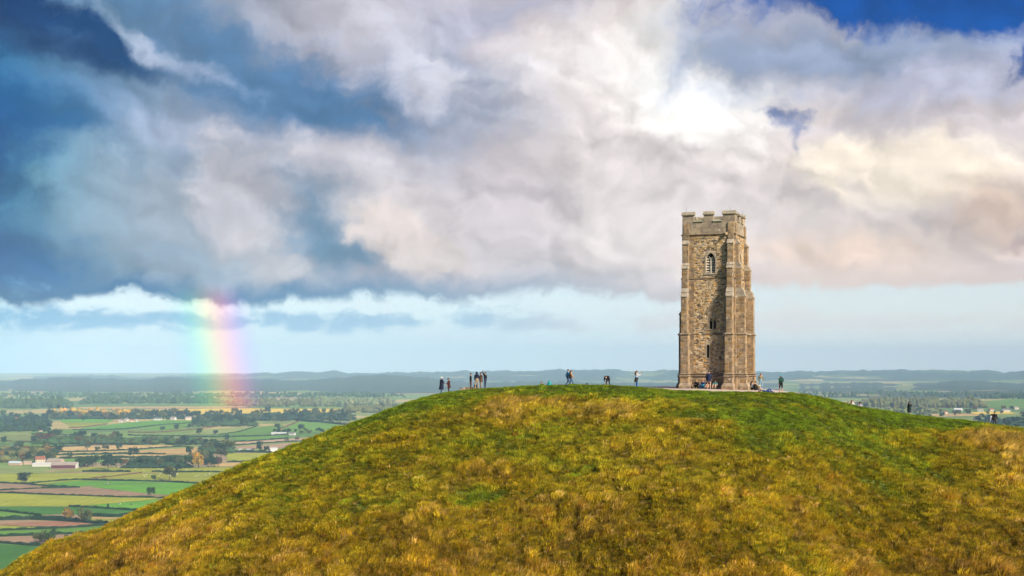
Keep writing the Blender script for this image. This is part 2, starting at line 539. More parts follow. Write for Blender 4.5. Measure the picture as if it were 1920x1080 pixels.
def grid_mesh(name, Xg, Yg, Zg, mat, cols=None, smooth=True):
    h, w = Xg.shape
    me = bpy.data.meshes.new(name)
    v = np.stack([Xg, Yg, Zg], -1).reshape(-1, 3)
    i = np.arange((h - 1) * (w - 1))
    r, c = i // (w - 1), i % (w - 1)
    a = r * w + c
    q = np.stack([a, a + 1, a + w + 1, a + w], -1)
    me.vertices.add(len(v)); me.vertices.foreach_set('co', v.astype(np.float32).ravel())
    me.loops.add(q.size); me.loops.foreach_set('vertex_index', q.astype(np.int32).ravel())
    me.polygons.add(len(q)); me.polygons.foreach_set('loop_start', (np.arange(len(q)) * 4).astype(np.int32))
    me.polygons.foreach_set('use_smooth', np.full(len(q), smooth))
    me.update(calc_edges=True)
    me.materials.append(mat)
    if cols is not None:
        ca = me.color_attributes.new('tint', 'FLOAT_COLOR', 'POINT')
        ca.data.foreach_set('color', cols.reshape(-1, 4).astype(np.float32).ravel())
    o = bpy.data.objects.new(name, me)
    C.objects.link(o)
    return o

m_soil, n, bs = material('hill_turf')
dry_f = attr(n, 'tint')
sx_ = n.node('ShaderNodeSeparateColor'); n.put(sx_.inputs[0], dry_f)
dry_v = X(n, sx_.outputs[0])
g1 = n.noise(tex(n), 1.3, 6, 0.65)
g2 = n.noise(tex(n), 6.0, 5, 0.7)
grn = n.mix(n.sstep(g2, 0.3, 0.7), (0.045, 0.075, 0.008, 1), (0.13, 0.15, 0.016, 1))
brn = n.mix(n.sstep(g2, 0.3, 0.7), (0.06, 0.048, 0.008, 1), (0.20, 0.145, 0.022, 1))
n.put(bs.inputs['Base Color'], n.mix(n.sstep(dry_v + (g1 - 0.5) * 0.6, 0.25, 0.75), grn, brn))
bs.inputs['Roughness'].default_value = 0.95
bump(n, bs, g2, 0.8, 0.08)

pxs = np.concatenate([np.linspace(-1500, -60, 60), np.linspace(-50, 1970, 506), np.linspace(1980, 3400, 60)])
ys = np.concatenate([np.linspace(20, 74, 28), np.linspace(75, 160, 260), np.linspace(160.5, 200, 40), np.linspace(202, 520, 60)])
PX, YY = np.meshgrid(pxs, ys)
XX = (PX - 960) / F * YY
ZZ = hill_z(XX, YY)
dd = np.clip(dryness(XX, YY), 0, 1)
cc = np.ones(XX.shape + (4,)); cc[..., 0] = dd
pave_m = in_poly(XX, YY, _pave_xy)
ZZ = np.where(pave_m, ZZ - 0.05, ZZ)
hill = grid_mesh('hill', XX, YY, ZZ, m_soil, cc)
hill['kind'] = 'structure'

# the pavement sheet
m_pave, n, bs = material('pavement')
c1 = n.noise(tex(n), 0.9, 6, 0.65); c2 = n.noise(tex(n), 14.0, 4, 0.6)
n.put(bs.inputs['Base Color'], n.mix(n.sstep(c1 * 0.6 + c2 * 0.4, 0.35, 0.65), (0.34, 0.27, 0.23, 1), (0.54, 0.45, 0.40, 1)))
bs.inputs['Roughness'].default_value = 0.95
bump(n, bs, c2, 0.4, 0.01)
bm = bmesh.new()
pp = np.linspace(1080, 1565, 160); py_ = np.linspace(132, 154, 70)
PX, YY = np.meshgrid(pp, py_)
XX = (PX - 960) / F * YY
ZZ = hill_z(XX, YY, False) + 0.03
ins = in_poly(XX, YY, _pave_xy)
idx = {}
for r in range(len(py_) - 1):
    for c in range(len(pp) - 1):
        if ins[r, c] and ins[r, c + 1] and ins[r + 1, c] and ins[r + 1, c + 1]:
            vs = []
            for (i, j) in ((r, c), (r, c + 1), (r + 1, c + 1), (r + 1, c)):
                if (i, j) not in idx:
                    idx[(i, j)] = bm.verts.new((XX[i, j], YY[i, j], ZZ[i, j]))
                vs.append(idx[(i, j)])
            bm.faces.new(vs)
me = bpy.data.meshes.new('pavement'); bm.to_mesh(me); bm.free()
me.materials.append(m_pave)
pv = bpy.data.objects.new('pavement', me); C.objects.link(pv); pv['kind'] = 'structure'

# ------------------------------------------------------------------ grass of the hill
def tuft_mesh(name, nbl, h, spread, lean, width, seed, mat):
    rr = random.Random(seed)
    v, f = [], []
    for i in range(nbl):
        a = rr.uniform(0, 2 * math.pi); r0 = spread * math.sqrt(rr.random()) * 0.6
        bx, by = r0 * math.cos(a), r0 * math.sin(a)
        hh = h * rr.uniform(0.55, 1.15)
        out = rr.uniform(0.15, 0.75) * spread
        tx = bx + out * math.cos(a) + lean * hh * rr.uniform(0.5, 1.3)
        ty = by + out * math.sin(a) + rr.uniform(-0.1, 0.1) * hh
        wd = width * rr.uniform(0.7, 1.3)
        wa = rr.uniform(0, math.pi)
        wx, wy = wd * math.cos(wa), wd * math.sin(wa)
        mx, my, mz = bx + (tx - bx) * 0.35, by + (ty - by) * 0.35, hh * 0.68
        tz = hh * rr.uniform(0.72, 1.0)
        o = len(v)
        v += [(bx - wx, by - wy, -0.04), (bx + wx, by + wy, -0.04), (mx - wx * .8, my - wy * .8, mz), (mx + wx * .8, my + wy * .8, mz), (tx, ty, tz)]
        f += [(o, o + 1, o + 3, o + 2), (o + 2, o + 3, o + 4)]
    me = bpy.data.meshes.new(name)
    me.from_pydata(v, [], f)
    me.materials.append(mat)
    return me

m_grass, n, bs = material('grass_blades')
gc = attr(n, 'gcol', 'INSTANCER')
zz = n.node('ShaderNodeSeparateXYZ'); n.put(zz.inputs[0], tex(n))
gn = n.noise(tex(n), 9.0, 2, 0.5)
c0 = n.mix(n.sstep(gn, 0.3, 0.7, 0.0, 0.5), gc, n.mix(1.0, gc, (1.5, 1.35, 1.3, 1), 'MULTIPLY'))
n.put(bs.inputs['Base Color'], c0)
bs.inputs['Roughness'].default_value = 0.7
bs.inputs['Specular IOR Level'].default_value = 0.15
tr = n.node('ShaderNodeBsdfTranslucent'); n.put(tr.inputs[0], c0)
mx = n.node('ShaderNodeMixShader'); mx.inputs[0].default_value = 0.3
out = [q for q in n.t.nodes if q.type == 'OUTPUT_MATERIAL'][0]
n.t.links.new(bs.outputs[0], mx.inputs[1]); n.t.links.new(tr.outputs[0], mx.inputs[2]); n.t.links.new(mx.outputs[0], out.inputs[0])

tuft_coll = bpy.data.collections.new('tufts')
specs = [('a_turf', 26, .10, .20, .15, .011), ('b_turf', 26, .13, .22, .25, .011),
         ('c_mid', 26, .24, .24, .35, .012), ('d_mid', 24, .28, .26, .5, .012),
         ('e_long', 28, .46, .26, .55, .012), ('f_long', 26, .58, .30, .8, .012), ('g_long', 24, .80, .24, .45, .011)]
for i, (nm, nb, h, sp_, ln, wd) in enumerate(specs):
    o = bpy.data.objects.new('grass_tuft_' + nm, tuft_mesh('grass_tuft', nb, h, sp_, ln, wd, 40 + i, m_grass))
    tuft_coll.objects.link(o)

NG = 330000
gx_px = rng.uniform(-70, 1990, NG)
gy = 150.0 - (150 - 72) * rng.uniform(0, 1, NG) ** 0.9
gx = (gx_px - 960) / F * gy
keep = (gy < _sm(gx_px, _Y) + 2.0 + np.where(gx_px > 1560, 8, 0)) & (~in_poly(gx, gy, _pave_xy))
gx, gy, gpx = gx[keep], gy[keep], gx_px[keep]
gz = hill_z(gx, gy)
gpy = HORIZON + F * (CAMZ - gz) / gy
keep = gpy < 1125
gx, gy, gz, gpx, gpy = (q[keep] for q in (gx, gy, gz, gpx, gpy))
d = dryness(gx, gy)
ng = len(gx)
u = rng.uniform(0, 1, ng)
dk = d + (u - 0.5) * 0.35
kind = np.where(dk < 0.15, 0, np.where(dk < 0.30, 1, np.where(dk < 0.50, 2, np.where(dk < 0.74, 3, np.where(dk < 0.92, 4, np.where(dk < 1.12, 5, 6))))))
near_lip = (gpy - _sm(gpx, _lip)) < 7
kind = np.where(near_lip & (gpx > 640) & (gpx < 1700), np.minimum(kind, 1), kind)
green = np.array([0.150, 0.235, 0.012]); deep = np.array([0.030, 0.055, 0.005]); olive = np.array([0.34, 0.305, 0.014]); gold = np.array([0.48, 0.365, 0.016]); straw = np.array([0.62, 0.46, 0.14]); rust = np.array([0.30, 0.155, 0.012])
t = np.clip(d + rng.normal(0, 0.13, ng), 0, 1)[:, None]
c = np.where(t < 0.35, green + (olive - green) * (t / 0.35), np.where(t < 0.7, olive + (gold - olive) * ((t - 0.35) / 0.35), gold + (straw - gold) * ((t - 0.7) / 0.3) * 0.6))
u2 = rng.uniform(0, 1, ng)
big_n = fbm(gx * 0.5, gy * 0.35, 77, 3)
c = np.where((u2 < 0.20)[:, None], deep + (c - deep) * 0.35, c)
c = np.where(((u2 > 0.93) & (t[:, 0] > 0.45))[:, None], rust, c)
c = np.where(((u2 > 0.80) & (u2 < 0.88) & (t[:, 0] > 0.5))[:, None], straw, c)
low = np.clip((-gz - 2.0) / 9.0, 0, 1)[:, None]          # drier, browner lower slope; vignette darkening is put into the tint too
c = c * (1 - low * np.array([0.06, 0.17, 0.28]))
tuss = np.clip((fbm(gx * 1.7, gy * 1.0, 91, 2) - 0.30) / 0.40, 0, 1)
c = c * (0.66 + 0.68 * big_n)[:, None] * (0.55 + 0.62 * tuss)[:, None] * rng.uniform(0.5, 1.5, ng)[:, None]
me = bpy.data.meshes.new('grass')
me.vertices.add(ng)
me.vertices.foreach_set('co', np.stack([gx, gy, gz], -1).astype(np.float32).ravel())
a_ = me.attributes.new('gkind', 'INT', 'POINT'); a_.data.foreach_set('value', kind.astype(np.int32))
a_ = me.attributes.new('grot', 'FLOAT_VECTOR', 'POINT')
wind = fbm(gx * 0.15, gy * 0.15, 50, 3)
rz = -0.5 + (wind - 0.5) * 2.6 + rng.normal(0, 0.55, ng)
rot = np.stack([rng.normal(0, 0.12, ng), rng.normal(0, 0.12, ng), rz], -1)
a_.data.foreach_set('vector', rot.astype(np.float32).ravel())
a_ = me.attributes.new('gscl', 'FLOAT', 'POINT'); a_.data.foreach_set('value', (rng.uniform(0.62, 1.2, ng) * np.clip(0.75 + big_n * 0.6, 0.7, 1.3) * (0.62 + 0.85 * tuss)).astype(np.float32))
a_ = me.attributes.new('gcol', 'FLOAT_COLOR', 'POINT'); a_.data.foreach_set('color', np.concatenate([c, np.ones((ng, 1))], 1).astype(np.float32).ravel())
me.update()
grass = bpy.data.objects.new('grass', me); C.objects.link(grass)
tag(grass, 'rough green and golden grass covering the rounded hill', 'grass', kind='stuff')
gt = bpy.data.node_groups.new('grass_scatter', 'GeometryNodeTree')
gt.interface.new_socket('Geometry', in_out='INPUT', socket_type='NodeSocketGeometry')
gt.interface.new_socket('Geometry', in_out='OUTPUT', socket_type='NodeSocketGeometry')
gi, go = gt.nodes.new('NodeGroupInput'), gt.nodes.new('NodeGroupOutput')
ci = gt.nodes.new('GeometryNodeCollectionInfo'); ci.inputs['Collection'].default_value = tuft_coll
ci.inputs['Separate Children'].default_value = True; ci.inputs['Reset Children'].default_value = True
iop = gt.nodes.new('GeometryNodeInstanceOnPoints'); iop.inputs['Pick Instance'].default_value = True
def named(nm, ty):
    q = gt.nodes.new('GeometryNodeInputNamedAttribute'); q.data_type = ty; q.inputs['Name'].default_value = nm
    return [o_ for o_ in q.outputs if o_.enabled][0]
e2r = gt.nodes.new('FunctionNodeEulerToRotation')
gt.links.new(named('grot', 'FLOAT_VECTOR'), e2r.inputs[0])
gt.links.new(gi.outputs[0], iop.inputs['Points'])
gt.links.new(ci.outputs[0], iop.inputs['Instance'])
gt.links.new(named('gkind', 'INT'), iop.inputs['Instance Index'])
gt.links.new(e2r.outputs[0], iop.inputs['Rotation'])
gt.links.new(named('gscl', 'FLOAT'), iop.inputs['Scale'])
gt.links.new(iop.outputs[0], go.inputs[0])
md = grass.modifiers.new('scatter', 'NODES'); md.node_group = gt

# ------------------------------------------------------------------ the tower
def stone_material(name, lichen=0.5, dark=1.0):
    m_, n, bs = material(name)
    t = attr(n, 'tint')
    o = tex(n)
    g = n.noise(o, 2.2, 6, 0.65)
    f = n.noise(o, 22.0, 5, 0.65)
    c = n.mix(1.0, t, n.mix(n.sstep(g, 0.3, 0.72), (0.62 * dark, 0.60 * dark, 0.60 * dark, 1), (1.16, 1.12, 1.05, 1)), 'MULTIPLY')
    c = n.mix(1.0, c, n.mix(n.sstep(f, 0.25, 0.75), (0.72, 0.70, 0.68, 1), (1.22, 1.2, 1.16, 1)), 'MULTIPLY')
    # rain streaks run down the faces
    st_ = n.node('ShaderNodeMapping'); st_.inputs[3].default_value = (3.0, 3.0, 0.22); n.put(st_.inputs[0], o)
    sk = n.noise(X(n, st_.outputs[0]), 1.6, 5, 0.6)
    c = n.mix(n.sstep(sk, 0.55, 0.8, 0.0, 0.55), c, (0.085, 0.072, 0.062, 1))
    # pale lichen rosettes
    l1 = n.noise(o, 3.6, 2, 0.5); l2 = n.noise(o, 1.1, 2, 0.5)
    lm = n.sstep(l1, 0.69 - 0.03 * lichen, 0.72 - 0.03 * lichen) * n.sstep(l2, 0.5, 0.62)
    c = n.mix(lm * lichen, c, (0.62, 0.62, 0.52, 1))
    y1 = n.sstep(n.noise(o, 4.4, 3, 0.5), 0.70, 0.74)
    c = n.mix(y1 * 0.7 * lichen, c, (0.42, 0.32, 0.06, 1))
    n.put(bs.inputs['Base Color'], c)
    bs.inputs['Roughness'].default_value = 0.95
    bs.inputs['Specular IOR Level'].default_value = 0.1
    bump(n, bs, f, 0.6, 0.02)
    return m_
m_stone = stone_material('ashlar_stone', 0.9)
m_rubble = stone_material('rubble_stone', 0.5)
m_core = plain('lime_mortar', (0.44, 0.36, 0.26), 0.95, 0.3, 10)
m_lead = plain('roof_lead', (0.10, 0.10, 0.11), 0.7, 0.3, 3)
m_iron = plain('lightning_rod_metal', (0.10, 0.09, 0.085), 0.5, 0.2, 8)

RUB = [(.60, .47, .31), (.56, .38, .19), (.50, .40, .28), (.68, .57, .42), (.36, .27, .18), (.58, .33, .10), (.46, .41, .34), (.22, .17, .13), (.62, .46, .26), (.15, .12, .10)]
ASH = [(.34, .255, .17), (.30, .225, .15), (.37, .29, .205), (.285, .225, .165), (.34, .235, .125), (.27, .215, .165)]
GRY = [(.37, .32, .26), (.33, .285, .235), (.40, .335, .26), (.31, .27, .225)]
tr_ = random.Random(77)
H = 2.725
TW_LOC = (21.03, 141.51, 0.0)
TW_ROT = math.atan2(-0.352, 0.936)
tower = empty('church_tower', TW_LOC, TW_ROT)
tag(tower, 'tall square medieval stone tower with battlements and stepped buttresses on the hilltop', 'tower')

def fp(k, s, d, z):
    """face frame: s along the wall, d out from the tower axis"""
    return ((s, -d, z), (d, s, z), (-s, d, z), (-d, -s, z))[k]
def fvec(k, s, d):
    return Vector(fp(k, s, d, 0.0))

def stones(mb, P, s0, s1, z0, z1, hmin, hmax, wmin, wmax, pal, holes=(), proud=0.03, rough=0.02, gap=0.012, jit=0.0):
    """courses of single stones over a rectangle; P(s, d, z) maps to 3-D, d out of the wall"""
    z = z0
    while z < z1 - 0.02:
        h = min(tr_.uniform(hmin, hmax), z1 - z)
        if z1 - z - h < hmin * 0.5: h = z1 - z
        spans = [(s0, s1)]
        for (a, b, c, d_) in holes:
            if z < d_ and z + h > c:
                nsp = []
                for (p, q) in spans:
                    if b <= p or a >= q: nsp.append((p, q))
                    else:
                        if a > p + 0.03: nsp.append((p, a))
                        if b < q - 0.03: nsp.append((b, q))
                spans = nsp
        for (p, q) in spans:
            s = p
            while s < q - 0.02:
                w = tr_.uniform(wmin, wmax)
                if q - s - w < wmin * 0.6: w = q - s
                g = gap * tr_.uniform(0.5, 1.3)
                dd_ = proud + tr_.uniform(-rough, rough)
                bv = min(w, h) * tr_.uniform(0.06, 0.16)
                j = lambda: tr_.uniform(-jit, jit)
                back = [(s + g + j(), 0, z + g + j()), (s + w - g + j(), 0, z + g + j()), (s + w - g + j(), 0, z + h - g + j()), (s + g + j(), 0, z + h - g + j())]
                cx, cz = s + w / 2, z + h / 2
                fr = [(b[0] + math.copysign(bv, cx - b[0]), dd_ + tr_.uniform(-.2, .2) * rough, b[2] + math.copysign(bv, cz - b[2])) for b in back]
                col = pal[min(int(tr_.random() ** 1.35 * len(pal)), len(pal) - 1)]
                k = tr_.uniform(0.8, 1.2)
                mb.add([P(*b) for b in back] + [P(*b) for b in fr],
                       [(4, 5, 6, 7), (0, 1, 5, 4), (1, 2, 6, 5), (2, 3, 7, 6), (3, 0, 4, 7)], (col[0] * k, col[1] * k, col[2] * k))
                s += w
        z += h

def out_at(z):
    return 0.0 if z > 11.6 else (0.06 if z > 5.9 else (0.13 if z > 1.7 else 0.24))

def arch(w, z0, zs, n=9):
    """outline of a pointed opening, from the left foot over the point to the right foot"""
    L = [(-w / 2, z0)]
    for i in range(n + 1):
        a = math.pi - (math.pi / 3) * i / n
        L.append((w / 2 + w * math.cos(a), zs + w * math.sin(a)))
    Rr = [(-p, q) for p, q in reversed(L[:-1])]
    return L + Rr

BEL = dict(s=0.24, w=0.95, z0=12.16, zs=13.42)
OPEN = {}
for k in range(4):
    b = dict(BEL)
    if k != 0: b['s'] = 0.0
    apex = b['zs'] + b['w'] * 0.866
    hs = [(b['s'] - b['w'] / 2, b['s'] + b['w'] / 2, b['z0'], apex)]
    if k == 0:
        hs.append((0.46 - 0.34, 0.46 + 0.34, 6.45, 7.92))
        hs.append((-0.02 - 0.14, -0.02 + 0.14, 3.50, 4.85))
    else:
        hs.append((-0.14, 0.14, 7.0, 8.3))
    OPEN[k] = hs

TH = 0.85
for k in range(4):
    mb = MB()
    hs = OPEN[k]
    zb = sorted({-0.6, 1.7, 5.9, 11.6, 16.3} | {h[2] for h in hs} | {h[3] for h in hs})
    for z0, z1 in zip(zb, zb[1:]):
        zm = (z0 + z1) / 2
        o = out_at(zm)
        row = [h for h in hs if h[2] <= zm <= h[3]]
        e = H + o
        sb = sorted({-e, e} | {h[0] for h in row} | {h[1] for h in row})
        for a, b in zip(sb, sb[1:]):
            sm_ = (a + b) / 2
            if any(h[0] < sm_ < h[1] for h in row): continue
            mb.add([fp(k, a, H + o, z0), fp(k, b, H + o, z0), fp(k, b, H + o, z1), fp(k, a, H + o, z1)], [(0, 1, 2, 3)])
            i0, i1 = max(a, -(H - TH)), min(b, H - TH)
            if i1 > i0:
                mb.add([fp(k, i0, H - TH, z0), fp(k, i1, H - TH, z0), fp(k, i1, H - TH, z1), fp(k, i0, H - TH, z1)], [(3, 2, 1, 0)])
        for h in row:
            for s_ in (h[0], h[1]):
                mb.add([fp(k, s_, H + o, z0), fp(k, s_, H - TH, z0), fp(k, s_, H - TH, z1), fp(k, s_, H + o, z1)], [(0, 1, 2, 3)])
    for h in hs:
        for z_ in (h[2], h[3]):
            o = out_at(z_)
            mb.add([fp(k, h[0], H + o, z_), fp(k, h[1], H + o, z_), fp(k, h[1], H - TH, z_), fp(k, h[0], H - TH, z_)], [(0, 1, 2, 3)])
    # ledges where the wall thins
    for z_ in (1.7, 5.9, 11.6):
        a, b = H + out_at(z_ + .05), H + out_at(z_ - .05)
        mb.add([fp(k, -b, b, z_), fp(k, b, b, z_), fp(k, a, a, z_), fp(k, -a, a, z_)], [(0, 1, 2, 3)])
    wall = mb.build('wall', m_core, tower)
    # rubble panels and dressed corner stones
    rb, ash = MB(), MB()
    q = 1.02
    holes = [(h[0] - 0.14, h[1] + 0.14, h[2] - 0.12, h[3] + 0.08) for h in hs]
    for z0, z1 in ((1.93, 5.84), (6.02, 11.5), (11.7, 16.02)):
        o = out_at((z0 + z1) / 2)
        P = lambda s, d, z, o=o, k=k: fp(k, s, H + o + d, z)
        stones(rb, P, -H + q + .22, H - q + 0.28, z0, z1, 0.08, 0.18, 0.10, 0.34, RUB, holes, 0.025, 0.024, 0.011, 0.014)
        stones(ash, P, -H - o, -H + q + .22, z0, z1, 0.26, 0.38, 0.4, 0.62, ASH, (), 0.02, 0.006, 0.006)
        stones(ash, P, H - q + 0.28, H + o, z0, z1, 0.26, 0.38, 0.36, 0.6, ASH, (), 0.02, 0.006, 0.006)
    P = lambda s, d, z, k=k: fp(k, s, H + 0.24 + d, z)
    stones(ash, P, -H - 0.24, H + 0.24, -0.5, 1.62, 0.28, 0.36, 0.45, 0.8, ASH, (), 0.02, 0.006, 0.006)
    rb.build('rubble', m_rubble, wall, kind='stuff')
    ash.build('quoins', m_stone, wall, kind='stuff')

# moulded bands
def band(k_list, e, z, h, pr, name='string_course'):
    mb = MB()
    for k in k_list:
        prof = [(e - 0.05, z - h), (e + pr * 0.35, z - h), (e + pr, z - h * 0.35), (e + pr, z), (e - 0.02, z + h * 0.75)]
        n_ = len(prof)
        vs = []
        for d, zz_ in prof:
            vs += [fp(k, -d, d, zz_), fp(k, d, d, zz_)]
        mb.add(vs, [(2 * i, 2 * i + 1, 2 * i + 3, 2 * i + 2) for i in range(n_ - 1)], (.22, .17, .125))
    return mb.build(name, m_stone, tower)
band(range(4), H + 0.06, 5.93, 0.13, 0.12)
band(range(4), H + 0.0, 11.63, 0.14, 0.13)
band(range(4), H + 0.0, 16.12, 0.13, 0.13)
band(range(4), H + 0.13, 1.86, 0.09, 0.13, 'plinth_moulding')
band(range(4), H + 0.24, 1.64, 0.09, 0.10, 'plinth_moulding')

# stepped buttresses, two at every corner
def buttress(k, side, full=True):
    w0, w1 = 0.62, 0.74
    s_out = side * (H - 0.10)
    sg = -side
    mb, ash = MB(), MB()
    root = bpy.data.objects.new('buttress', None)
    if full:
        st_ = [(15.56, 17.25, .13, w0), (13.24, 15.19, .38, w0), (10.62, 12.68, .64, w0), (5.95, 9.80, 1.0, w0), (1.70, 5.95, 1.07, w1), (0.95, 1.70, 1.17, w1 + .08), (-0.6, 0.62, 1.36, w1 + .30)]
        we_ = [(15.56, 15.19, .13, .38), (13.24, 12.97, .38, .52), (12.95, 12.68, .52, .64), (10.62, 10.23, .64, .84), (10.20, 9.80, .84, 1.0)]
        base = (0.95, 0.62, 1.17, 1.36)
    else:
        st_ = [(5.95, 8.0, .34, w0), (1.70, 5.95, .40, w1), (0.95, 1.70, .48, w1 + .08), (-0.6, 0.62, .66, w1 + .30)]
        we_ = [(8.45, 8.0, .02, .34)]
        base = (0.95, 0.62, .48, .66)
    def slab(tgt, z0, z1, p, w, col):
        a, b = sorted((s_out + side * (w - w0) * 0.4, s_out + sg * w))
        vs = [fp(k, s, d, z) for z in (z0, z1) for d in (H - 0.3, H + p) for s in (a, b)]
        tgt.add(vs, [(0, 1, 3, 2), (4, 6, 7, 5), (2, 3, 7, 6), (0, 2, 6, 4), (1, 5, 7, 3)], col)
        return a, b
    for z0, z1, p, w in st_:
        a, b = slab(mb, z0, z1, p - 0.012, w, (.30, .24, .17))
        stones(ash, lambda s, d, z: fp(k, s, H + p - 0.012 + d, z), a, b, z0, z1, 0.26, 0.40, 0.28, 0.52, ASH, (), 0.016, 0.006, 0.005)
        for (edge, sgn) in ((a, -1), (b, 1)):
            stones(ash, lambda s, d, z, e=edge, g=sgn: fp(k, e + g * d, s, z), H, H + p - 0.012, z0, z1, 0.26, 0.40, 0.28, 0.6, ASH, (), 0.016, 0.005, 0.005)
    o = mb.build('buttress', m_core, tower)
    ash.build('ashlar', m_stone, o, kind='stuff')
    bpy.data.objects.remove(root)
    for zt, zb_, p0, p1 in we_:
        cap = MB()
        a, b = sorted((s_out + side * 0.03, s_out + sg * (w0 + 0.03)))
        prof = [(H - 0.05, zt), (H + p0, zt), (H + p1 + 0.07, zb_), (H + p1 + 0.07, zb_ - 0.09), (H - 0.05, zb_ - 0.09)]
        vs = [fp(k, a, d, z) for d, z in prof] + [fp(k, b, d, z) for d, z in prof]
        cap.add(vs, [(0, 1, 2, 3, 4), (9, 8, 7, 6, 5), (0, 5, 6, 1), (1, 6, 7, 2), (2, 7, 8, 3), (3, 8, 9, 4)], (.40, .36, .31))
        cap.build('weathering', m_stone, o)
    # sloping foot
    zt, zb_, p0, p1 = base
    foot = MB()
    vs = []
    for z, p, w in ((zt, p0, w1 + .08), (zb_, p1, w1 + .30)):
        a, b = sorted((s_out + side * (w - w0) * 0.4, s_out + sg * w))
        vs += [fp(k, a, H, z), fp(k, a, H + p, z), fp(k, b, H + p, z), fp(k, b, H, z)]
    foot.add(vs, [(0, 1, 2, 3), (0, 4, 5, 1), (1, 5, 6, 2), (2, 6, 7, 3)], (.36, .30, .23))
    foot.build('sloping_foot', m_stone, o)
    # bands that run round the buttress
    for z, p, w, h, pr in ((5.93, st_[-3][2], w1, 0.13, 0.09), (1.86, st_[-3][2], w1, 0.09, 0.10), (1.64, st_[-2][2], w1 + .08, 0.09, 0.09)):
        a, b = sorted((s_out + side * (w - w0) * 0.4, s_out + sg * w))
        mbb = MB()
        prof = [(-0.02, z - h), (pr * .4, z - h), (pr, z - h * .35), (pr, z), (-0.02, z + h * .75)]
        vs = []
        for dd_, z_ in prof:
            vs += [fp(k, a - dd_, H + 0.1, z_), fp(k, a - dd_, H + p + dd_, z_), fp(k, b + dd_, H + p + dd_, z_), fp(k, b + dd_, H + 0.1, z_)]
        fs = []
        for i in range(len(prof) - 1):
            for j in range(3):
                fs.append((4 * i + j, 4 * i + j + 1, 4 * i + 5 + j, 4 * i + 4 + j))
        mbb.add(vs, fs, (.31, .26, .20))
        mbb.build('moulding', m_stone, o)
for k in range(4):
    for side in (-1, 1):
        buttress(k, side, k != 3)

# windows
def arched_window(k, s, w, z0, zs, louvres=True):
    root_mb = MB()
    inner = arch(w, z0, zs)
    outer = arch(w + 0.32, z0 - 0.14, zs)
    d0, d1 = H + 0.055, H - 0.32
    n_ = len(inner)
    vs = [fp(k, s + a, d0, z) for a, z in inner] + [fp(k, s + a, d0, z) for a, z in outer] + [fp(k, s + a * .94, d1, z) for a, z in inner] + [fp(k, s + a, H - 0.05, z) for a, z in outer]
    fs = []
    for i in range(n_ - 1):
        fs += [(i, n_ + i, n_ + i + 1, i + 1), (i, i + 1, 2 * n_ + i + 1, 2 * n_ + i), (n_ + i, 3 * n_ + i, 3 * n_ + i + 1, n_ + i + 1)]
    root_mb.add(vs, fs, (.42, .37, .30))
    win = root_mb.build('window', m_stone, tower)
    sill = MB()
    P = [(H + 0.10, z0 - 0.16), (H + 0.10, z0 - 0.06), (H - 0.3, z0 + 0.04), (H - 0.3, z0 - 0.16)]
    vs = [fp(k, s - w / 2 - .2, d, z) for d, z in P] + [fp(k, s + w / 2 + .2, d, z) for d, z in P]
    sill.add(vs, [(0, 1, 2, 3), (7, 6, 5, 4), (0, 4, 5, 1), (1, 5, 6, 2), (0, 3, 7, 4)], (.42, .38, .33))
    sill.build('sill', m_stone, win)
    # stone filling between the arch and the square hole
    sp = MB()
    apex = zs + w * 0.866
    for g in (-1, 1):
        half = [(a, z) for a, z in inner if a * g >= -1e-6 and z >= zs - 1e-6]
        if g == 1: half = half[::-1]
        poly = half + [(g * 0.0, apex + .03), (g * (w / 2 + .02), apex + .03), (g * (w / 2 + .02), zs)]
        vs = [fp(k, s + a, H - 0.02, z) for a, z in poly] + [fp(k, s + a, H - 0.30, z) for a, z in poly]
        m2 = len(poly)
        sp.add(vs, [list(range(m2)), list(range(m2, 2 * m2))] + [(i, (i + 1) % m2, m2 + (i + 1) % m2, m2 + i) for i in range(m2)], (.36, .31, .25))
    sp.build('spandrel', m_stone, win)
    # central mullion dividing into a Y
    mu = MB()
    vs = [fp(k, s + a, H + d, z) for z in (z0, zs + 0.05) for a, d in ((-.055, -.10), (.055, -.10), (.055, -.26), (-.055, -.26))]
    mu.add(vs, [(0, 1, 5, 4), (1, 2, 6, 5), (3, 0, 4, 7), (4, 5, 6, 7)], (.70, .68, .62))
    for g in (-1, 1):
        pts = []
        for i in range(7):
            a = (math.pi / 3) * i / 6
            r_ = w / 2
            pts.append((g * (r_ - r_ * math.cos(a)), zs + r_ * math.sin(a) * 1.05))
        for (a0, za), (a1, zb_) in zip(pts, pts[1:]):
            t_ = .045
            q_ = [(a0 - t_, za), (a0 + t_, za), (a1 + t_, zb_), (a1 - t_, zb_)]
            vs = [fp(k, s + a, H - .11, z) for a, z in q_] + [fp(k, s + a, H - .25, z) for a, z in q_]
            mu.add(vs, [(0, 1, 2, 3), (0, 4, 5, 1), (1, 5, 6, 2), (2, 6, 7, 3), (3, 7, 4, 0)], (.70, .68, .62))
    mu.build('mullion', m_stone, win)
    if louvres:
        for g in (-1, 1):
            for i in range(6):
                z = z0 + 0.07 + i * 0.265
                a0, a1 = sorted((s + g * 0.06, s + g * (w / 2 - 0.01 - (0.02 if i > 4 else 0))))
                lv = MB()
                prof = [(H - .14, z), (H - .14, z + .045), (H - .33, z + .19), (H - .33, z + .145)]
                vs = [fp(k, a0, d, zz_) for d, zz_ in prof] + [fp(k, a1, d, zz_) for d, zz_ in prof]
                lv.add(vs, [(0, 1, 2, 3), (7, 6, 5, 4), (0, 4, 5, 1), (1, 5, 6, 2), (2, 6, 7, 3), (3, 7, 4, 0)], (.72, .69, .62))
                lv.build('louvre', m_stone, win)
    return win
for k in range(4):
    arched_window(k, 0.24 if k == 0 else 0.0, BEL['w'], BEL['z0'], BEL['zs'])

